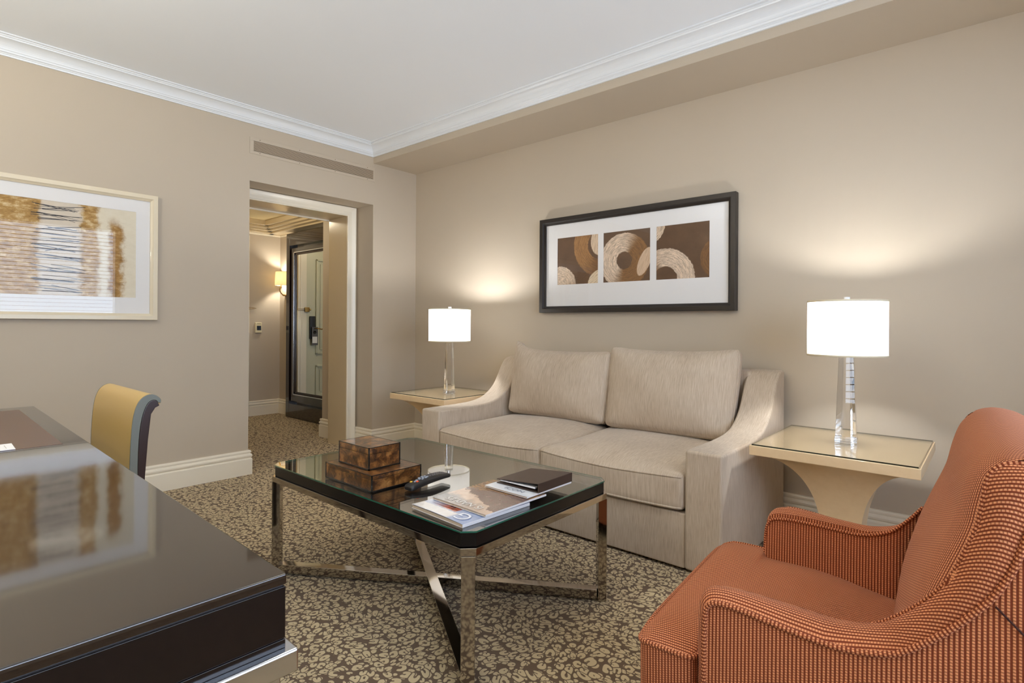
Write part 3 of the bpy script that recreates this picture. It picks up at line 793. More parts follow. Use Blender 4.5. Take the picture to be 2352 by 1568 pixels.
for x0, x1, zt, ear, zr in ((1.455, 2.262, 0.915, -1, 0.0), (2.262, 3.050, 0.945, 1, 0.005)):
    def fn(u, vv, w, p, ear=ear, zr=zr):
        q = Vector(p)
        edge = max(abs(u), abs(w)) ** 3
        q.y *= 1.0 - 0.42 * edge
        q.y += 0.03 * vv * (1 - u * u) * (1 - w * w) - 0.012 * (1 - u * u) * (1 - w * w)
        if w > 0:
            q.z -= 0.014 * (1 - u * u) * w
            q.z += 0.060 * w * max(0, ear * u) ** 6 if ear < 0 else 0.012 * w * abs(u) ** 5
        q.x *= 1 - 0.02 * (1 - abs(w)) if False else 1.0
        q.z += zr * u
        q.x += 0.006 * math.sin(w * 2.5) * u
        q.y += 0.004 * math.sin(4 * u + 1) * math.sin(3 * w)
        return q
    h = zt - 0.475 + 0.02
    P = puff_map(((x0 + x1) / 2, -0.262, 0.468 + h / 2), (x1 - x0 - 0.004, 0.165, h), 0.035, fn, rot=-0.20)
    cu = puff_obj('back_cushion', P, SOFA, sf, (24, 8, 18))
    loop = []
    K = 16
    for k in range(K): loop.append(P((-1 + 2 * k / K, -0.35, 1)))
    for k in range(K): loop.append(P((1, -0.35, 1 - 2 * k / K)))
    for k in range(K): loop.append(P((1 - 2 * k / K, -0.35, -1)))
    for k in range(K): loop.append(P((-1, -0.35, -1 + 2 * k / K)))
    tube('welt', loop, 0.0055, SOFA, cu, 6, closed=True)
for x in (1.32, 3.16):
    for y in (-0.90, -0.10):
        box('foot', x - 0.03, x + 0.03, y - 0.03, y + 0.03, 0, 0.012, PLASTIC, sf, bevel=0)

# ================================================================== SIDE TABLES AND LAMPS
def side_table(x0, x1, y0, y1, label):
    cx, cy = (x0 + x1) / 2, (y0 + y1) / 2
    T = thing('side_table', (cx, cy, 0), label, 'side table', 'matching side tables at the ends of the sofa')
    box('tabletop', x0, x1, y0, y1, 0.531, 0.572, MAPLE, T, bevel=0.002)
    sx, sy = (x1 - x0) / 2, (y1 - y0) / 2
    prof = []
    for k in range(9):
        a = k / 8; prof.append((0.0 + a * 0.18, 0.078 + 0.13 * (1 - math.sin(a * PI / 2))))
    for k in range(1, 25):
        a = k / 24 * PI / 2
        prof.append((0.18 + 0.351 * math.sin(a), 0.078 + (sx - 0.078) * (1 - math.cos(a)) ** 1.0))
    v = []; f = []
    for z, h in prof:
        hy = 0.078 + (h - 0.078) * (sy - 0.078) / (sx - 0.078)
        v += [(cx - h, cy - hy, z), (cx + h, cy - hy, z), (cx + h, cy + hy, z), (cx - h, cy + hy, z)]
    m = len(prof)
    for i in range(m - 1):
        for k in range(4): f.append((4 * i + k, 4 * i + (k + 1) % 4, 4 * i + 4 + (k + 1) % 4, 4 * i + 4 + k))
    f += [(3, 2, 1, 0), tuple(4 * (m - 1) + k for k in range(4))]
    mesh_obj('pedestal', v, f, MAPLE, T)
    g = boxes('glass_top', [(x0 + 0.008, x1 - 0.008, y0 + 0.008, y1 - 0.008, 0.5725, 0.578)], TABLEGLASS, T, mats=[TABLEGLASS, GLASSEDGE2], midx=[0, 0, 1, 1, 1, 1])
    return T
side_table(0.612, 1.228, -0.742, -0.142, 'pale maple pedestal side table in the corner by the doorway')
side_table(3.285, 3.900, -0.795, -0.135, 'pale maple pedestal side table between the sofa and the armchair')
def bulb_mesh(x, y, z, r, power, col, parent):
    # a lit globe: radiance that gives the wanted watts from its surface
    prof = [(r * math.sin(PI * k / 8), -r * math.cos(PI * k / 8)) for k in range(9)]
    prof[0] = (0.0, -r); prof[-1] = (0.0, r)
    return lathe('bulb', prof, (x, y, z), m_emit('lit_bulb', col, power / (4 * PI * PI * r * r)), parent, 14)
def lamp(cx, cy, z, ra, pw, bz, label):
    T = thing('table_lamp', (cx, cy, z), label, 'table lamp', 'crystal table lamps with white drum shades')
    v = []
    lev = ((0.0, 0.0445), (0.018, 0.0455), (0.022, 0.0425), (0.385, 0.0300))
    for dz, r in lev:
        for k in range(6):
            a = ra + k * PI / 3; v.append((cx + r * 1.12 * math.cos(a), cy + r * 1.12 * math.sin(a), z + 0.0008 + dz))
    f = [(5, 4, 3, 2, 1, 0), tuple(18 + k for k in range(6))]
    for i in range(3):
        for k in range(6): f.append((6 * i + k, 6 * i + (k + 1) % 6, 6 * i + 6 + (k + 1) % 6, 6 * i + 6 + k))
    mesh_obj('base', v, f, CRYSTAL, T, bevel=0.001, seg=1)
    lathe('socket', [(0.0, 0.386), (0.028, 0.386), (0.028, 0.392), (0.014, 0.396), (0.014, 0.44), (0.0, 0.44)], (cx, cy, z), STEEL, T, 24)
    z0, z1 = 0.389, 0.639
    s = lathe('lamp_shade', [(0.1575, z0), (0.1575, (z0 + z1) / 2), (0.1575, z1)], (cx, cy, z), SHADE, T, 64)
    for a in (z0, z1 - 0.008):
        lathe('shade_trim', [(0.1570, a), (0.1595, a), (0.1595, a + 0.008), (0.1570, a + 0.008), (0.1570, a)], (cx, cy, z), SHADETRIM, s, 64)
    for k in range(3):
        a = ra + 0.5 + k * 2 * PI / 3
        tube('spider_rod', [(cx, cy, z + z1 - 0.004), (cx + 0.157 * math.cos(a), cy + 0.157 * math.sin(a), z + z1 - 0.004)], 0.0015, STEEL, T, 6)
    tube('harp', catmull([(cx - 0.015, cy, z + 0.43), (cx - 0.05, cy, z + 0.52), (cx - 0.03, cy, z + 0.61), (cx, cy, z + z1 - 0.003), (cx + 0.03, cy, z + 0.61), (cx + 0.05, cy, z + 0.52), (cx + 0.015, cy, z + 0.43)], 5), 0.0015, STEEL, T, 6)
    lathe('finial', [(0.0, z1 - 0.004), (0.012, z1 - 0.004), (0.0125, z1 + 0.016), (0.0, z1 + 0.017)], (cx, cy, z), WHITE, T, 24)
    tube('lamp_holder', [(cx, cy, z + 0.43), (cx, cy, z + bz - 0.028)], 0.010, STEEL, T, 8)
    bulb_mesh(cx, cy, z + bz, 0.030, pw, LAMP_C, T)
    return T
lamp(0.978, -0.465, 0.578, 0.32, LAMP_P, 0.588, 'lit crystal table lamp on the corner side table by the doorway')
lamp(3.598, -0.452, 0.578, 0.62, LAMP_P * 0.88, 0.545, 'lit crystal table lamp on the side table beside the armchair')

# ================================================================== COFFEE TABLE
CX0, CX1, CY0, CY1, CH = 1.703, 2.937, -2.190, -1.400, 0.034
ct = thing('coffee_table', (2.32, -1.795, 0), 'glass topped black coffee table on a nickel X frame', 'coffee table')
def cham(i=0.0):
    x0, x1, y0, y1, c = CX0 + i, CX1 - i, CY0 + i, CY1 - i, CH
    return [(x0 + c, y0), (x1 - c, y0), (x1, y0 + c), (x1, y1 - c), (x1 - c, y1), (x0 + c, y1), (x0, y1 - c), (x0, y0 + c)]
prism('slab', cham(0.002), 'z', 0.434, 0.4768, BLACKGLOSS, ct, bevel=0.0015)
prism('glass_top', cham(0.0), 'z', 0.4770, 0.482, COFFEEGLASS, ct, mats=[COFFEEGLASS, GLASSEDGE], midx=[0, 0] + [1] * 8)
def ring_prism(name, outer, inner, z0, z1, mat, parent, bevel=0.001, **kw):
    n = len(outer)
    v = [(x, y, z0) for x, y in outer] + [(x, y, z0) for x, y in inner] + [(x, y, z1) for x, y in outer] + [(x, y, z1) for x, y in inner]
    f = []
    for i in range(n):
        j = (i + 1) % n
        f += [(i, j, n + j, n + i), (2 * n + i, 3 * n + i, 3 * n + j, 2 * n + j), (i, 2 * n + i, 2 * n + j, j), (n + i, n + j, 3 * n + j, 3 * n + i)]
    return mesh_obj(name, v, f, mat, parent, bevel=bevel, **kw)
ring_prism('rail', cham(-0.006), cham(0.034), 0.410, 0.4335, CHROME, ct)
def rot_box(name, cx, cy, a, hx, hy, z0, z1, mat, parent, bevel=0.001):
    ca, sa = math.cos(a), math.sin(a)
    v = [(cx + x * ca - y * sa, cy + x * sa + y * ca, z) for z in (z0, z1) for x, y in ((-hx, -hy), (hx, -hy), (hx, hy), (-hx, hy))]
    return mesh_obj(name, v, BOXF, mat, parent, bevel=bevel)
for x, y, a in ((CX1 - 0.021, CY0 + 0.021, -PI / 4), (CX1 - 0.021, CY1 - 0.021, PI / 4), (CX0 + 0.021, CY0 + 0.021, -3 * PI / 4), (CX0 + 0.021, CY1 - 0.021, 3 * PI / 4)):
    rot_box('leg', x, y, a, 0.017, 0.021, 0.0, 0.4095, CHROME, ct)
for (xa, ya), (xb, yb), e in (((CX0 + 0.03, CY0 + 0.03), (CX1 - 0.03, CY1 - 0.03), 0.0), ((CX0 + 0.03, CY1 - 0.03), (CX1 - 0.03, CY0 + 0.03), 0.0006)):
    dx, dy = xb - xa, yb - ya
    rot_box('stretcher', (xa + xb) / 2, (ya + yb) / 2, math.atan2(dy, dx), math.hypot(dx, dy) / 2 - 0.004, 0.021, 0.012 + e, 0.047 + e, CHROME, ct)
GT = 0.4825
def burl_box(x0, x1, y0, y1, z0, z1, lid, label):
    T = thing('burl_box', ((x0 + x1) / 2, (y0 + y1) / 2, z0), label, 'box', 'stacked burl walnut boxes on the coffee table')
    e = 0.0055
    box('body', x0 + 0.0008, x1 - 0.0008, y0 + 0.0008, y1 - 0.0008, z0, lid - 0.0004, BURL, T, bevel=0.0005)
    box('lid', x0 + 0.0008, x1 - 0.0008, y0 + 0.0008, y1 - 0.0008, lid + 0.0006, z1 - 0.0006, BURL, T, bevel=0.0012)
    L = []
    x0, x1, y0, y1 = x0 - 0.0006, x1 + 0.0006, y0 - 0.0006, y1 + 0.0006
    for x in (x0, x1 - e):
        for y in (y0, y1 - e): L.append((x, x + e, y, y + e, z0, z1))
    for z, k in ((z0, 0.006), (z1 - 0.003, 0.003)):
        L += [(x0, x1, y0, y0 + e * 0.7, z, z + k), (x0, x1, y1 - e * 0.7, y1, z, z + k), (x0, x0 + e * 0.7, y0, y1, z, z + k), (x1 - e * 0.7, x1, y0, y1, z, z + k)]
    boxes('edging', L, BLACKEDGE, T, bevel=0.0006)
    return T
burl_box(2.078, 2.392, -2.146, -1.915, GT, 0.545, 0.5285, 'wide flat burl walnut box, lower of the stacked pair')
burl_box(2.122, 2.327, -2.114, -1.968, 0.5455, 0.631, 0.6055, 'tall square burl walnut box on top of the wide flat one')
# remote control
rm = thing('remote_control', (2.468, -1.945, GT), 'black curved remote control beside the walnut boxes', 'remote')
def rfn(u, vv, w, p):
    q = Vector(p); t = (vv + 1) / 2
    q.x *= 0.86 + 0.16 * t
    q.z *= 0.70 + 0.35 * math.sin(PI * min(1, t * 0.9 + 0.15))
    q.z += 0.010 * t + 0.007 * math.sin(PI * t)
    return q
ra = 0.06
def rmP(q):
    p = rP(q); d = p - Vector((2.468, -1.945, 0))
    return Vector((2.468 + d.x * math.cos(ra) - d.y * math.sin(ra), -1.945 + d.x * math.sin(ra) + d.y * math.cos(ra), p.z))
rP = puff_map((2.468, -1.945, GT + 0.0115), (0.054, 0.205, 0.025), 0.011, rfn)
puff_obj('casing', rmP, PLASTIC, rm, (8, 20, 6))
kp, kf = [], []
def key(u, t, hu, ht, lst, lf):
    p = [rmP((u + a * hu, t + b * ht, 1.0)) for a, b in ((-1, -1), (1, -1), (1, 1), (-1, 1))]
    n = len(lst); lst += [x - Vector((0, 0, 0.002)) for x in p] + [x + Vector((0, 0, 0.0022)) for x in p]
    lf += [tuple(i + n for i in q) for q in BOXF]
for r_ in range(8):
    for c_ in (-0.42, 0.0, 0.42): key(c_, 0.02 + r_ * 0.105, 0.13, 0.032, kp, kf)
tag(mesh_obj('number_keys', kp, kf, flat('dark_keys', lin(92, 88, 88), 0.4), rm, bevel=0.0006), kind='stuff')
kp, kf = [], []
for c_, t_ in ((-0.4, -0.36), (0.0, -0.42), (0.4, -0.36), (-0.4, -0.22), (0.0, -0.26), (0.4, -0.2), (-0.2, -0.12), (0.25, -0.10), (-0.05, -0.56), (0.1, -0.66)): key(c_, t_, 0.15, 0.04, kp, kf)
tag(mesh_obj('grey_keys', kp, kf, flat('grey_keys', lin(150, 158, 172), 0.4), rm, bevel=0.0006), kind='stuff')
for nm, u_, t_, col in (('yellow_key', -0.45, -0.74, lin(226, 186, 70)), ('red_key', 0.42, -0.62, lin(236, 92, 50))):
    kp, kf = [], []; key(u_, t_, 0.17, 0.04, kp, kf); mesh_obj(nm, kp, kf, flat(nm, col, 0.4), rm, bevel=0.0006)
# magazines
def cover_uv(t):
    uv = t.sep(t.coord('UV')); return uv[0], uv[1]
def m_cover_a():
    t = NT('cover_pale'); u, vv = cover_uv(t)
    p = t.comb(t.math('MULTIPLY', u, 1.0), vv, 0)
    n1 = t.noise(t.mapv(p, (22, 1.6, 1)), 1, 3, 0.6)
    st = t.math('MULTIPLY', t.ss(vv, 0.0, 0.02), t.math('SUBTRACT', 1.0, t.ss(t.math('ADD', vv, t.math('MULTIPLY', n1, 0.05)), 0.185, 0.20)))
    red = t.math('MULTIPLY', t.ss(vv, 0.17, 0.20), t.ss(u, 0.05, 0.45))
    c = t.mix(u, lin(186, 192, 212), lin(150, 166, 200))
    c = t.mix(t.math('MULTIPLY', red, t.math('SUBTRACT', 1.0, t.ss(u, 0.60, 0.62))), c, t.ramp(t.noise(p, 9, 3), [(0.3, lin(70, 40, 40)), (0.6, lin(176, 84, 56))]))
    c = t.mix(t.math('MULTIPLY', st, t.math('SUBTRACT', 1.0, t.ss(u, 0.66, 0.72))), c, t.mix(n1, lin(214, 206, 200), lin(238, 238, 240)))
    t.bsdf(Base_Color=c, Roughness=0.22, Coat_Weight=0.4, Coat_Roughness=0.08); return t.m
def m_cover_b():
    t = NT('cover_cliffs'); u, vv = cover_uv(t)
    p = t.comb(u, vv, 0); n1 = t.noise(p, 6, 4, 0.6)
    w = t.math('ADD', vv, t.math('MULTIPLY', t.math('SUBTRACT', n1, 0.5), 0.30))
    fol = t.ramp(t.noise(t.mapv(p, (5, 26, 1)), 1.5, 4, 0.7), [(0.3, lin(92, 66, 56)), (0.5, lin(136, 104, 78)), (0.7, lin(186, 146, 96))])
    mount = t.ramp(t.noise(p, 14, 4, 0.65), [(0.3, lin(86, 66, 66)), (0.7, lin(122, 98, 94))])
    sand = t.ramp(n1, [(0.3, lin(196, 168, 148)), (0.7, lin(222, 200, 184))])
    sky = t.mix(u, lin(112, 114, 116), lin(196, 172, 156))
    m1 = t.ss(t.math('SUBTRACT', w, t.math('MULTIPLY', t.math('SUBTRACT', 0.55, u), 0.42)), 0.28, 0.31)
    c = t.mix(t.ss(t.math('ADD', w, t.math('MULTIPLY', u, 0.10)), 0.20, 0.32), sky, sand)
    c = t.mix(m1, c, mount)
    c = t.mix(t.ss(t.math('ADD', w, t.math('MULTIPLY', u, -0.18)), 0.50, 0.60), c, fol)
    t.bsdf(Base_Color=c, Roughness=0.22, Coat_Weight=0.4, Coat_Roughness=0.08); return t.m
def m_cover_c():
    t = NT('cover_white'); u, vv = cover_uv(t)
    n1 = t.noise(t.comb(u, vv, 0), 7, 3)
    pic = t.math('MULTIPLY', t.math('MULTIPLY', t.ss(u, 0.42, 0.43), t.math('SUBTRACT', 1.0, t.ss(u, 0.86, 0.87))), t.ss(vv, 0.34, 0.35))
    c = t.mix(pic, lin(226, 230, 238), t.ramp(n1, [(0.35, lin(70, 44, 26)), (0.5, lin(214, 170, 140)), (0.7, lin(160, 104, 56))]))
    t.bsdf(Base_Color=c, Roughness=0.2, Coat_Weight=0.4, Coat_Roughness=0.08); return t.m
def magazine(x, y, w, h, z, th, rz, cover, label, curl=0.0):
    """x, y = corner nearest the table's front edge, on the doorway side; w along x, h along y"""
    T = thing('magazine', (x, y, z), label, 'magazine', 'magazines fanned on the coffee table', rz)
    box('pages', 0.002, w - 0.001, 0.002, h - 0.002, 0.0006, th - 0.0008, PAGES, T, bevel=0.0006, local=True)
    nx, ny = 16, 12; v = []; uv = []; f = []
    for k in range(2):
        for j in range(ny + 1):
            for i in range(nx + 1):
                u, q = i / nx, j / ny
                zz = th - 0.0004 + 0.0005 * k + curl * ((1 - q) ** 5) * (math.sin(PI * u * 0.9 + 0.25) * 0.8 + 0.35 * (1 - u) ** 2)
                v.append((u * w, q * h, zz)); uv.append((u, q))
    M = (nx + 1) * (ny + 1)
    for j in range(ny):
        for i in range(nx):
            a = j * (nx + 1) + i; q = (a, a + 1, a + nx + 2, a + nx + 1)
            f.append(tuple(reversed(q))); f.append(tuple(M + b for b in q))
    bd = [i for i in range(nx)] + [nx + j * (nx + 1) for j in range(ny)] + [ny * (nx + 1) + nx - i for i in range(nx)] + [(ny - j) * (nx + 1) for j in range(ny)]
    for a, b in zip(bd, bd[1:] + bd[:1]): f.append((a, b, M + b, M + a))
    mesh_obj('cover', v, f, cover, T, smooth=False, uvs=uv, local=True)
    box('spine', w - 0.0016, w + 0.0004, 0.0, h, 0.0, th, cover if False else PAPER, T, bevel=0.0005, local=True)
    box('back_cover', 0.0, w, 0.0, h, 0.0, 0.0006, PAPER, T, bevel=0, local=True)
    return T
def lettering(txt, parent, x, y, z, size, rz, mat, name='lettering', sx=1.0):
    c = bpy.data.curves.new(name, 'FONT'); c.body = txt; c.size = size; c.extrude = 0.0001; c.align_x = 'CENTER'; c.align_y = 'CENTER'
    o = bpy.data.objects.new(name, c); COL.objects.link(o); o.parent = parent
    me = bpy.data.meshes.new_from_object(o)
    bpy.data.objects.remove(o); bpy.data.curves.remove(c)
    me.materials.clear(); me.materials.append(mat)
    M = Matrix.Translation((x, y, z)) @ Matrix.Rotation(rz, 4, 'Z') @ Matrix.Diagonal((sx, 1, 1, 1))
    me.transform(M); me.name = name
    o = bpy.data.objects.new(name, me); COL.objects.link(o); o.parent = parent
    return o
MA = magazine(2.628, -2.152, 0.262, 0.30, GT, 0.0105, -0.06, m_cover_a(), 'pale blue magazine at the bottom of the fanned stack', 0.004)
lettering('G', MA, 0.215, 0.045, 0.0135, 0.075, PI, flat('print_white', lin(226, 230, 240), 0.4), sx=1.1)
MB = magazine(2.640, -2.072, 0.262, 0.30, GT + 0.0132, 0.0065, -0.03, m_cover_b(), 'rocky landscape cover magazine lying on the pale blue one', 0.0015)
lettering('IS NAPLES', MB, 0.128, 0.034, 0.0086, 0.044, PI, flat('print_pale', lin(232, 228, 224), 0.4), sx=0.88)
MC = magazine(2.694, -1.868, 0.205, 0.255, GT + 0.0224, 0.0055, -0.02, m_cover_c(), 'white covered magazine tucked under the brown binder')
lettering('ICON', MC, 0.120, 0.030, 0.0066, 0.028, 0.0, flat('print_grey', lin(120, 124, 136), 0.4), sx=1.25)
# binder
t = NT('brown_leatherette'); t.bsdf(Base_Color=lin(62, 46, 40), Roughness=0.42, Normal=t.bump(t.noise(t.coord(), 700, 2), 0.35, 0.0006)); BINDER = t.m
bz = GT + 0.0290
bd = thing('binder', (2.805, -1.715, bz), 'thick dark brown leatherette binder on top of the magazines', 'binder')
prism('cover', [(2.708, bz + 0.0125), (2.903, bz + 0.0300), (2.903, bz + 0.0332), (2.707, bz + 0.0157)], 'y', -1.817, -1.613, BINDER, bd, bevel=0.0012)
prism('back_cover', [(2.707, bz), (2.905, bz), (2.905, bz + 0.0032), (2.707, bz + 0.0032)], 'y', -1.817, -1.613, BINDER, bd, bevel=0.0012)
prism('spine', [(2.9015, bz), (2.9055, bz), (2.9055, bz + 0.0330), (2.9015, bz + 0.0330)], 'y', -1.817, -1.613, BINDER, bd, bevel=0.0012)
prism('pages', [(2.722, bz + 0.0095), (2.885, bz + 0.0105), (2.885, bz + 0.0165), (2.722, bz + 0.0125)], 'y', -1.812, -1.618, PAPER, bd)
tube('rings', [(2.893, -1.80, bz + 0.012), (2.893, -1.63, bz + 0.012)], 0.006, PLASTIC, bd, 8)

# ================================================================== ADDED FILL LAMPS, OUT OF FRAME
FX, FY = 2.2, -4.35
fl = thing('fill_torchiere', (FX, FY, 0), 'added unseen brass torchiere with white bowl, ambient fill behind the desk', 'floor lamp')  # torchiere added out of view, uplight standing in for the room's ambient light
lathe('base', [(0.0, 0.0), (0.14, 0.0), (0.14, 0.015), (0.02, 0.03), (0.0, 0.03)], (FX, FY, 0), BRASS, fl, 32)
tube('pole', [(FX, FY, 0.02), (FX, FY, 1.70)], 0.011, BRASS, fl, 12)
lathe('lamp_shade', [(0.0, 1.695), (0.06, 1.70), (0.14, 1.745), (0.20, 1.82), (0.196, 1.822), (0.135, 1.752), (0.058, 1.708), (0.0, 1.703)], (FX, FY, 0), WHITE, fl, 40)
point_light('fill_torchiere_light', (FX, FY, 1.80), FILL_TORCH_P, FILL_TORCH_C, 0.06)
cl = thing('fill_ceiling_lamp', (2.95, -2.05, H), 'added unseen round white ceiling lamp, soft fill over the seating', 'ceiling light')  # overhead lamp added out of view as ambient fill, no known fixture
lathe('drum', [(0.0, 0.0), (0.33, 0.0), (0.33, -0.07), (0.31, -0.07), (0.31, -0.06)], (2.95, -2.05, H), WHITE, cl, 48)
lathe('diffuser', [(0.0, -0.062), (0.31, -0.062)], (2.95, -2.05, H), m_emit('fill_diffuser', (1.0, 0.95, 0.88), 2.0), cl, 48)
d_ = area_light('fill_ceiling_light', (2.95, -2.05, H - 0.075), (0, 0, 0), 0.6, 0.6, FILL_CEIL_P, FILL_CEIL_C); d_.data.shape = 'DISK'

# ================================================================== DESK
dk = thing('desk', (3.357, -2.960, 0), 'large dark lacquered desk with chrome base in the foreground', 'desk', rz=-0.0266)
DL, DW, SPL = -2.262, -0.93, -1.243
L = dict(local=True)
box('desktop', SPL + 0.001, 0, DW, 0, 0.7345, 0.75, DESKTOP, dk, bevel=0.0025, **L)
dt = box('writing_surface', DL, SPL - 0.001, DW, 0, 0.7345, 0.7495, DESKTOP, dk, bevel=0.0015, **L)
box('leather_inlay', DL + 0.09, SPL - 0.024, DW + 0.06, -0.055, 0.7485, 0.7502, DESKLEATHER, dt, bevel=0.0006, **L)
box('apron', DL + 0.003, -0.0035, DW + 0.003, -0.0035, 0.655, 0.7345, DESKBODY, dk, bevel=0.001, **L)
box('drawer', -0.012, -0.0005, DW + 0.004, -0.0015, 0.6605, 0.7325, DESKBODY, dk, bevel=0.001, **L)
box('lower_rail', DL + 0.001, -0.001, DW + 0.001, -0.001, 0.6465, 0.6590, DESKBODY, dk, bevel=0.001, **L)
o = 0.0125
ring_prism('chrome_rail', [(DL - o, DW - o), (o, DW - o), (o, o), (DL - o, o)], [(DL + 0.035, DW + 0.035), (-0.035, DW + 0.035), (-0.035, -0.035), (DL + 0.035, -0.035)], 0.6135, 0.6465, STEEL, dk, 0.004, local=True)
for x in (DL + 0.005, -0.075):
    for y in (DW + 0.005, -0.075):
        box('leg', x, x + 0.07, y, y + 0.07, 0, 0.6135, STEEL, dk, bevel=0.003, **L)
cd = thing('card', (2.03, -3.2, 0.7505), 'small white card lying on the leather desk surface', 'card')
prism('sheet', [(1.986, -3.079), (2.086, -3.083), (2.083, -3.33), (1.982, -3.33)], 'z', 0.7506, 0.7520, PAPER, cd)
prism('fold_line', [(2.010, -3.097), (2.062, -3.098), (2.062, -3.0995), (2.010, -3.0985)], 'z', 0.7520, 0.7521, flat('line_grey', lin(176, 170, 164), 0.6), cd)

# ================================================================== DESK CHAIR
dc = thing('desk_chair', (1.787, -2.95, 0), 'mustard leather scroll back chair tucked behind the desk', 'chair')
fr = [(-2.803, 0.40), (-2.803, 0.60), (-2.800, 0.72), (-2.793, 0.80), (-2.778, 0.845), (-2.754, 0.864), (-2.733, 0.862), (-2.717, 0.848), (-2.716, 0.834)]
rr = [(-2.722, 0.824), (-2.736, 0.822), (-2.746, 0.80), (-2.754, 0.72), (-2.762, 0.60), (-2.768, 0.40)]
fr = [(p.x, p.y) for p in catmull([(a, b, 0) for a, b in fr], 4)]
mid = [(a * 0.5 + 0.5 * (-2.7835), b) for a, b in []]
cx0, cx1 = 1.545, 2.028
prism('backrest', fr + rr, 'x', cx0 + 0.004, cx1 - 0.004, CREAMLEATHER, dc, bevel=0.003)
inner = [(-2.781, 0.40), (-2.781, 0.60), (-2.778, 0.72), (-2.770, 0.79), (-2.756, 0.832), (-2.742, 0.845), (-2.730, 0.844), (-2.724, 0.836)]
inner = [(p.x, p.y) for p in catmull([(a, b, 0) for a, b in inner], 4)]
for x0, x1, xa, xb in ((cx0, cx0 + 0.021, cx0 - 0.001, cx0 + 0.005), (cx1 - 0.021, cx1, cx1 - 0.005, cx1 + 0.001)):
    prism('side_band', fr + list(reversed(inner)), 'x', xa, xb, GREYLEATHER, dc, bevel=0.0015)
    prism('stile', inner + [(-2.720, 0.826), (-2.732, 0.820), (-2.744, 0.80), (-2.752, 0.72), (-2.760, 0.60), (-2.765, 0.40), (-2.758, 0.0), (-2.785, 0.0)], 'x', x0 - 0.0015, x1 + 0.0015, DARKWOOD, dc, bevel=0.002)
P = puff_map(((cx0 + cx1) / 2, -3.02, 0.44), (cx1 - cx0 - 0.01, 0.45, 0.085), 0.025, lambda u, vv, w, p: Vector((p.x, p.y, p.z + 0.015 * max(0, w) * (1 - u * u) * (1 - vv * vv))))
puff_obj('seat', P, CREAMLEATHER, dc, (12, 12, 6))
box('seat_rail', cx0 + 0.02, cx1 - 0.02, -3.235, -2.79, 0.33, 0.40, DARKWOOD, dc, bevel=0.004)
for x in (cx0 + 0.02, cx1 - 0.06): box('leg', x, x + 0.04, -3.235, -3.195, 0, 0.33, DARKWOOD, dc, bevel=0.003)

# ================================================================== ARMCHAIR
AO = Vector((3.490, -1.905, 0)); AR = 0.0746
ac = thing('armchair', AO, 'rust waffle weave lounge armchair with sweeping arms', 'armchair', rz=AR)
WV = 0.355; IV = 0.280
E_ = [(0.150, 0.06), (0.150, 0.25), (0.150, 0.42), (0.151, 0.508), (0.157, 0.540), (0.180, 0.5525), (0.23, 0.5505), (0.324, 0.5395), (0.392, 0.5375), (0.456, 0.552), (0.491, 0.575), (0.536, 0.618), (0.567, 0.655), (0.587, 0.683), (0.607, 0.722), (0.617, 0.752), (0.630, 0.80), (0.640, 0.84), (0.650, 0.866), (0.676, 0.874), (0.708, 0.856)]
I_ = [(0.130, 0.06), (0.128, 0.25), (0.126, 0.42), (0.128, 0.505), (0.137, 0.540), (0.158, 0.553), (0.21, 0.558), (0.311, 0.555), (0.375, 0.553), (0.430, 0.566), (0.463, 0.592), (0.505, 0.642), (0.535, 0.690), (0.552, 0.735), (0.569, 0.786), (0.576, 0.83), (0.582, 0.866), (0.600, 0.887), (0.630, 0.893), (0.664, 0.892), (0.702, 0.874)]
EV = [0.355] * 10 + [0.354, 0.352, 0.350, 0.348, 0.346, 0.345, 0.344, 0.343, 0.342, 0.340, 0.336]
IVs = [0.280] * 9 + [0.284, 0.296, 0.316, 0.328, 0.334, 0.337, 0.338, 0.338, 0.337, 0.334, 0.330, 0.328]
E3 = [(u, v_, z) for (u, z), v_ in zip(E_, EV)]; I3 = [(u, v_, z) for (u, z), v_ in zip(I_, IVs)]
SUB = 6
SEAM = flat('dark_seam', lin(58, 26, 20), 0.9)
Ec = catmull(E3, SUB); Ic = catmull(I3, SUB)
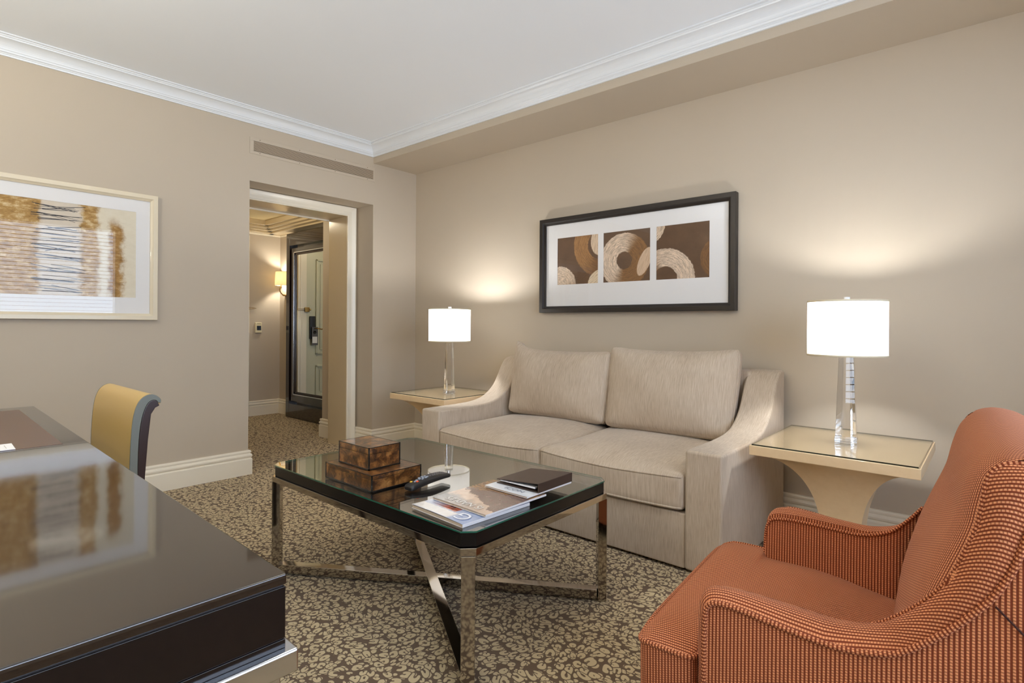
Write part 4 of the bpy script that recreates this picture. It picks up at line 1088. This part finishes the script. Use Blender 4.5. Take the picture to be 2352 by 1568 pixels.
for sgn in (-1, 1):
    # band over the arm and up the back's side
    v = []; f = []; uv = []; K = 6; Ls = 0
    for i, (e, a) in enumerate(zip(Ec, Ic)):
        if i: Ls += ((Ec[i] - Ec[i - 1]).length + (Ic[i] - Ic[i - 1]).length) / 2
        tn = (Ec[min(i + 1, len(Ec) - 1)] - Ec[max(i - 1, 0)])
        ac_ = (e - a); nrm = tn.cross(ac_); nrm.normalize()
        if i < 3 * SUB:
            if nrm.x > 0: nrm = -nrm
        elif nrm.z < 0 and i < 10 * SUB: nrm = -nrm
        elif i >= 10 * SUB and nrm.y < 0: nrm = -nrm
        for k in range(K + 1):
            t_ = k / K
            p = a.lerp(e, t_) + nrm * (0.012 * math.sin(PI * t_))
            v.append((p.x, sgn * p.y, p.z)); wz = min(1.0, max(0.0, (i / SUB - 7.5) / 2.5)); uv.append((p.y - (p.z - 0.57) * wz, p.x - (p.z if i < 3 * SUB else 0.505)))
    n = K + 1
    for i in range(len(Ec) - 1):
        for k in range(K):
            q = (i * n + k, i * n + k + 1, (i + 1) * n + k + 1, (i + 1) * n + k)
            f.append(q if sgn > 0 else tuple(reversed(q)))
    mesh_obj('armrest', v, f, WAFFLE, ac, smooth=True, uvs=uv, local=True)
    # outer side panel, columns from the welt down to the hem
    v = []; f = []; uv = []; J = 8
    cols = [e for e in Ec[3 * SUB:]]
    cols = [Vector((0.152 + 0.0, 0.355, 0.50))] + cols
    cols += [Vector((0.718, 0.334, 0.84)), Vector((0.724, 0.328, 0.81))]
    for e in cols:
        for j in range(J + 1):
            t_ = j / J; z = e.z + (0.07 - e.z) * t_
            bulge = 0.006 * math.sin(PI * t_)
            du = -max(0, e.x - 0.62) * 0.75 * t_
            v.append((e.x + du, sgn * (e.y + (0.352 - e.y) * min(1, t_ * 2) + bulge), z)); uv.append((e.x, z))
    n = J + 1
    for i in range(len(cols) - 1):
        for j in range(J):
            q = (i * n + j, i * n + j + 1, (i + 1) * n + j + 1, (i + 1) * n + j)
            f.append(q if sgn < 0 else tuple(reversed(q)))
    mesh_obj('side_panel', v, f, WAFFLE, ac, smooth=True, uvs=uv, local=True)
    # inner arm panel down to the seat
    v = []; f = []; uv = []
    cols = Ic[2 * SUB:12 * SUB + 1]
    for e in cols:
        for j in range(J + 1):
            t_ = j / J; z = e.z + (0.30 - e.z) * t_
            v.append((e.x, sgn * (e.y - 0.004 * math.sin(PI * t_) - 0.01 * t_), z)); uv.append((e.x, z))
    for i in range(len(cols) - 1):
        for j in range(J):
            q = (i * n + j, i * n + j + 1, (i + 1) * n + j + 1, (i + 1) * n + j)
            f.append(q if sgn > 0 else tuple(reversed(q)))
    mesh_obj('inner_arm_panel', v, f, WAFFLE, ac, smooth=True, uvs=uv, local=True)
    tube('seam', [(0.590, sgn * 0.3535, 0.672), (0.63, sgn * 0.357, 0.632), (0.67, sgn * 0.357, 0.592), (0.71, sgn * 0.345, 0.552)], 0.0016, SEAM, ac, 6, local=True)
    tube('piping', [(p.x, sgn * (p.y + 0.002), p.z + 0.001) for p in Ec], 0.0052, WAFFLE, ac, 8, local=True, uv=True)
    lo = [(p.x, sgn * (p.y - 0.002), p.z - 0.014 * max(0.0, min(1.0, (9.5 * SUB - k) / (2.0 * SUB))) * min(1.0, k / (3.0 * SUB))) for k, p in enumerate(Ic)]
    tube('inner_piping', lo if sgn < 0 else lo[:11 * SUB], 0.0038, WAFFLE, ac, 8, local=True, uv=True)
# backrest: one shell, front face, rolled top and outside back
Fp = [(0.435, 0.34), (0.448, 0.43), (0.466, 0.53), (0.492, 0.62), (0.522, 0.70), (0.546, 0.765), (0.557, 0.82), (0.570, 0.862), (0.593, 0.890), (0.625, 0.904), (0.665, 0.902), (0.700, 0.884), (0.722, 0.845), (0.722, 0.76), (0.700, 0.60), (0.675, 0.40), (0.650, 0.20), (0.640, 0.07)]
Fc = catmull([(a, 0, b) for a, b in Fp], 5)
def seam_u(z):
    pts = [(0.30, 0.40), (0.553, 0.43), (0.592, 0.463), (0.642, 0.505), (0.69, 0.535), (0.735, 0.552), (0.786, 0.569), (0.83, 0.576), (0.866, 0.582), (0.888, 0.60)]
    for (a, b), (c_, d) in zip(pts, pts[1:]):
        if z <= c_: return b + (d - b) * max(0, (z - a)) / (c_ - a)
    return 0.62
def sstep(x, a, b):
    t_ = max(0, min(1, (x - a) / (b - a))); return t_ * t_ * (3 - 2 * t_)
v = []; f = []; uv = []; K = 36; Ls = 0
front_n = 9 * 5
for i, p in enumerate(Fc):
    if i: Ls += (Fc[i] - Fc[i - 1]).length
    if i <= front_n:
        hw = 0.272 + (0.336 - 0.272) * sstep(p.z, 0.56, 0.70)
    else:
        hw = 0.336 + 0.006 * sstep(i, front_n, front_n + 15)
    for k in range(K + 1):
        s_ = -1 + 2 * k / K
        s_ = math.copysign(1 - (1 - abs(s_)) ** 1.5, s_)
        kk = max(0, (abs(s_) - 0.66) / 0.34); rnd = 1 - math.sqrt(max(0, 1 - kk * kk))
        x, z = p.x, p.z
        if i <= front_n:
            tgt = seam_u(min(z, 0.888)); x = x + (max(tgt, x - 0.0) + 0.006 - x) * rnd
            x -= 0.010 * (1 - s_ * s_) * math.sin(PI * min(1, max(0, (z - 0.40) / 0.5)))
            z -= 0.004 * rnd * sstep(z, 0.85, 0.90)
        else:
            z -= 0.004 * rnd * (1 - sstep(i, front_n + 5, front_n + 20))
            x -= 0.02 * rnd * sstep(i, front_n + 5, front_n + 20)
        v.append((x, s_ * hw, z)); uv.append((s_ * hw, Ls))
n = K + 1
for i in range(len(Fc) - 1):
    for k in range(K):
        f.append((i * n + k, (i + 1) * n + k, (i + 1) * n + k + 1, i * n + k + 1))
mesh_obj('backrest', v, f, WAFFLE, ac, smooth=True, uvs=uv, local=True)
# T shaped seat cushion
rows = [(-0.002, 0.300), (0.000, 0.322), (0.008, 0.336), (0.022, 0.343), (0.05, 0.346), (0.09, 0.347), (0.112, 0.346), (0.122, 0.340), (0.127, 0.325), (0.129, 0.300), (0.134, 0.279), (0.16, 0.276), (0.20, 0.276), (0.26, 0.276), (0.32, 0.276), (0.38, 0.276), (0.43, 0.274), (0.47, 0.272)]
def seat_z(u, s_):
    crown = 0.022 * (1 - abs(s_) ** 2.5) * math.sin(PI * min(1, max(0.0, (u + 0.02) / 0.52)))
    edge = -0.010 * abs(s_) ** 8
    return 0.430 + crown + edge - 0.03 * sstep(u, 0.25, 0.47) - 0.006 * (1 - sstep(u, 0.0, 0.03))
v = []; f = []; uv = []; K = 28; n = K + 1
for u, w in rows:
    for k in range(n):
        s_ = -1 + 2 * k / K; s_ = math.copysign(1 - (1 - abs(s_)) ** 1.4, s_)
        v.append((u, s_ * w, seat_z(u, s_))); uv.append((s_ * w, u))
for i in range(len(rows) - 1):
    for k in range(K): f.append((i * n + k, (i + 1) * n + k, (i + 1) * n + k + 1, i * n + k + 1))
rim = [k for k in range(n)]
left = [i * n for i in range(len(rows))]; right = [i * n + K for i in range(len(rows))]
edge_loop = list(reversed(left)) + rim[1:] + right[1:]
b0 = len(v); Ls = 0
for t_ in (0.0, 0.33, 0.66, 1.0):
    Ls = 0; prev = None
    for q in edge_loop:
        a = Vector(v[q])
        if prev is not None: Ls += (a - prev).length
        prev = a
        c_ = Vector((0.24, 0, 0)); d = Vector((a.x - c_.x, a.y, 0)).normalized()
        z = a.z - 0.002 + (0.085 - a.z) * t_
        pp = a - d * (0.012 * t_) + d * 0.003 * math.sin(PI * t_)
        v.append((pp.x, pp.y, z)); uv.append((Ls, z))
m = len(edge_loop)
for r_ in range(3):
    for k in range(m - 1): f.append((b0 + r_ * m + k, b0 + (r_ + 1) * m + k, b0 + (r_ + 1) * m + k + 1, b0 + r_ * m + k + 1))
mesh_obj('seat_cushion', v, f, WAFFLE, ac, smooth=True, uvs=uv, local=True)
lp_ = [Vector(v[b0 + k]) for k in range(8, m - 8)]
tube('seat_piping', [(p.x, p.y, p.z + 0.001) for p in lp_], 0.0050, WAFFLE, ac, 8, local=True, uv=True)
box('underframe', 0.03, 0.62, -0.32, 0.32, 0.075, 0.29, DARKWOOD, ac, bevel=0.004, local=True)
for x, y in ((0.06, -0.27), (0.06, 0.27), (0.56, -0.27), (0.56, 0.27)):
    v = [(x + sx * h, y + sy * h, z) for z, h in ((0, 0.014), (0.075, 0.024)) for sx, sy in ((-1, -1), (1, -1), (1, 1), (-1, 1))]
    mesh_obj('leg', v, BOXF, DARKWOOD, ac, bevel=0.002, local=True)
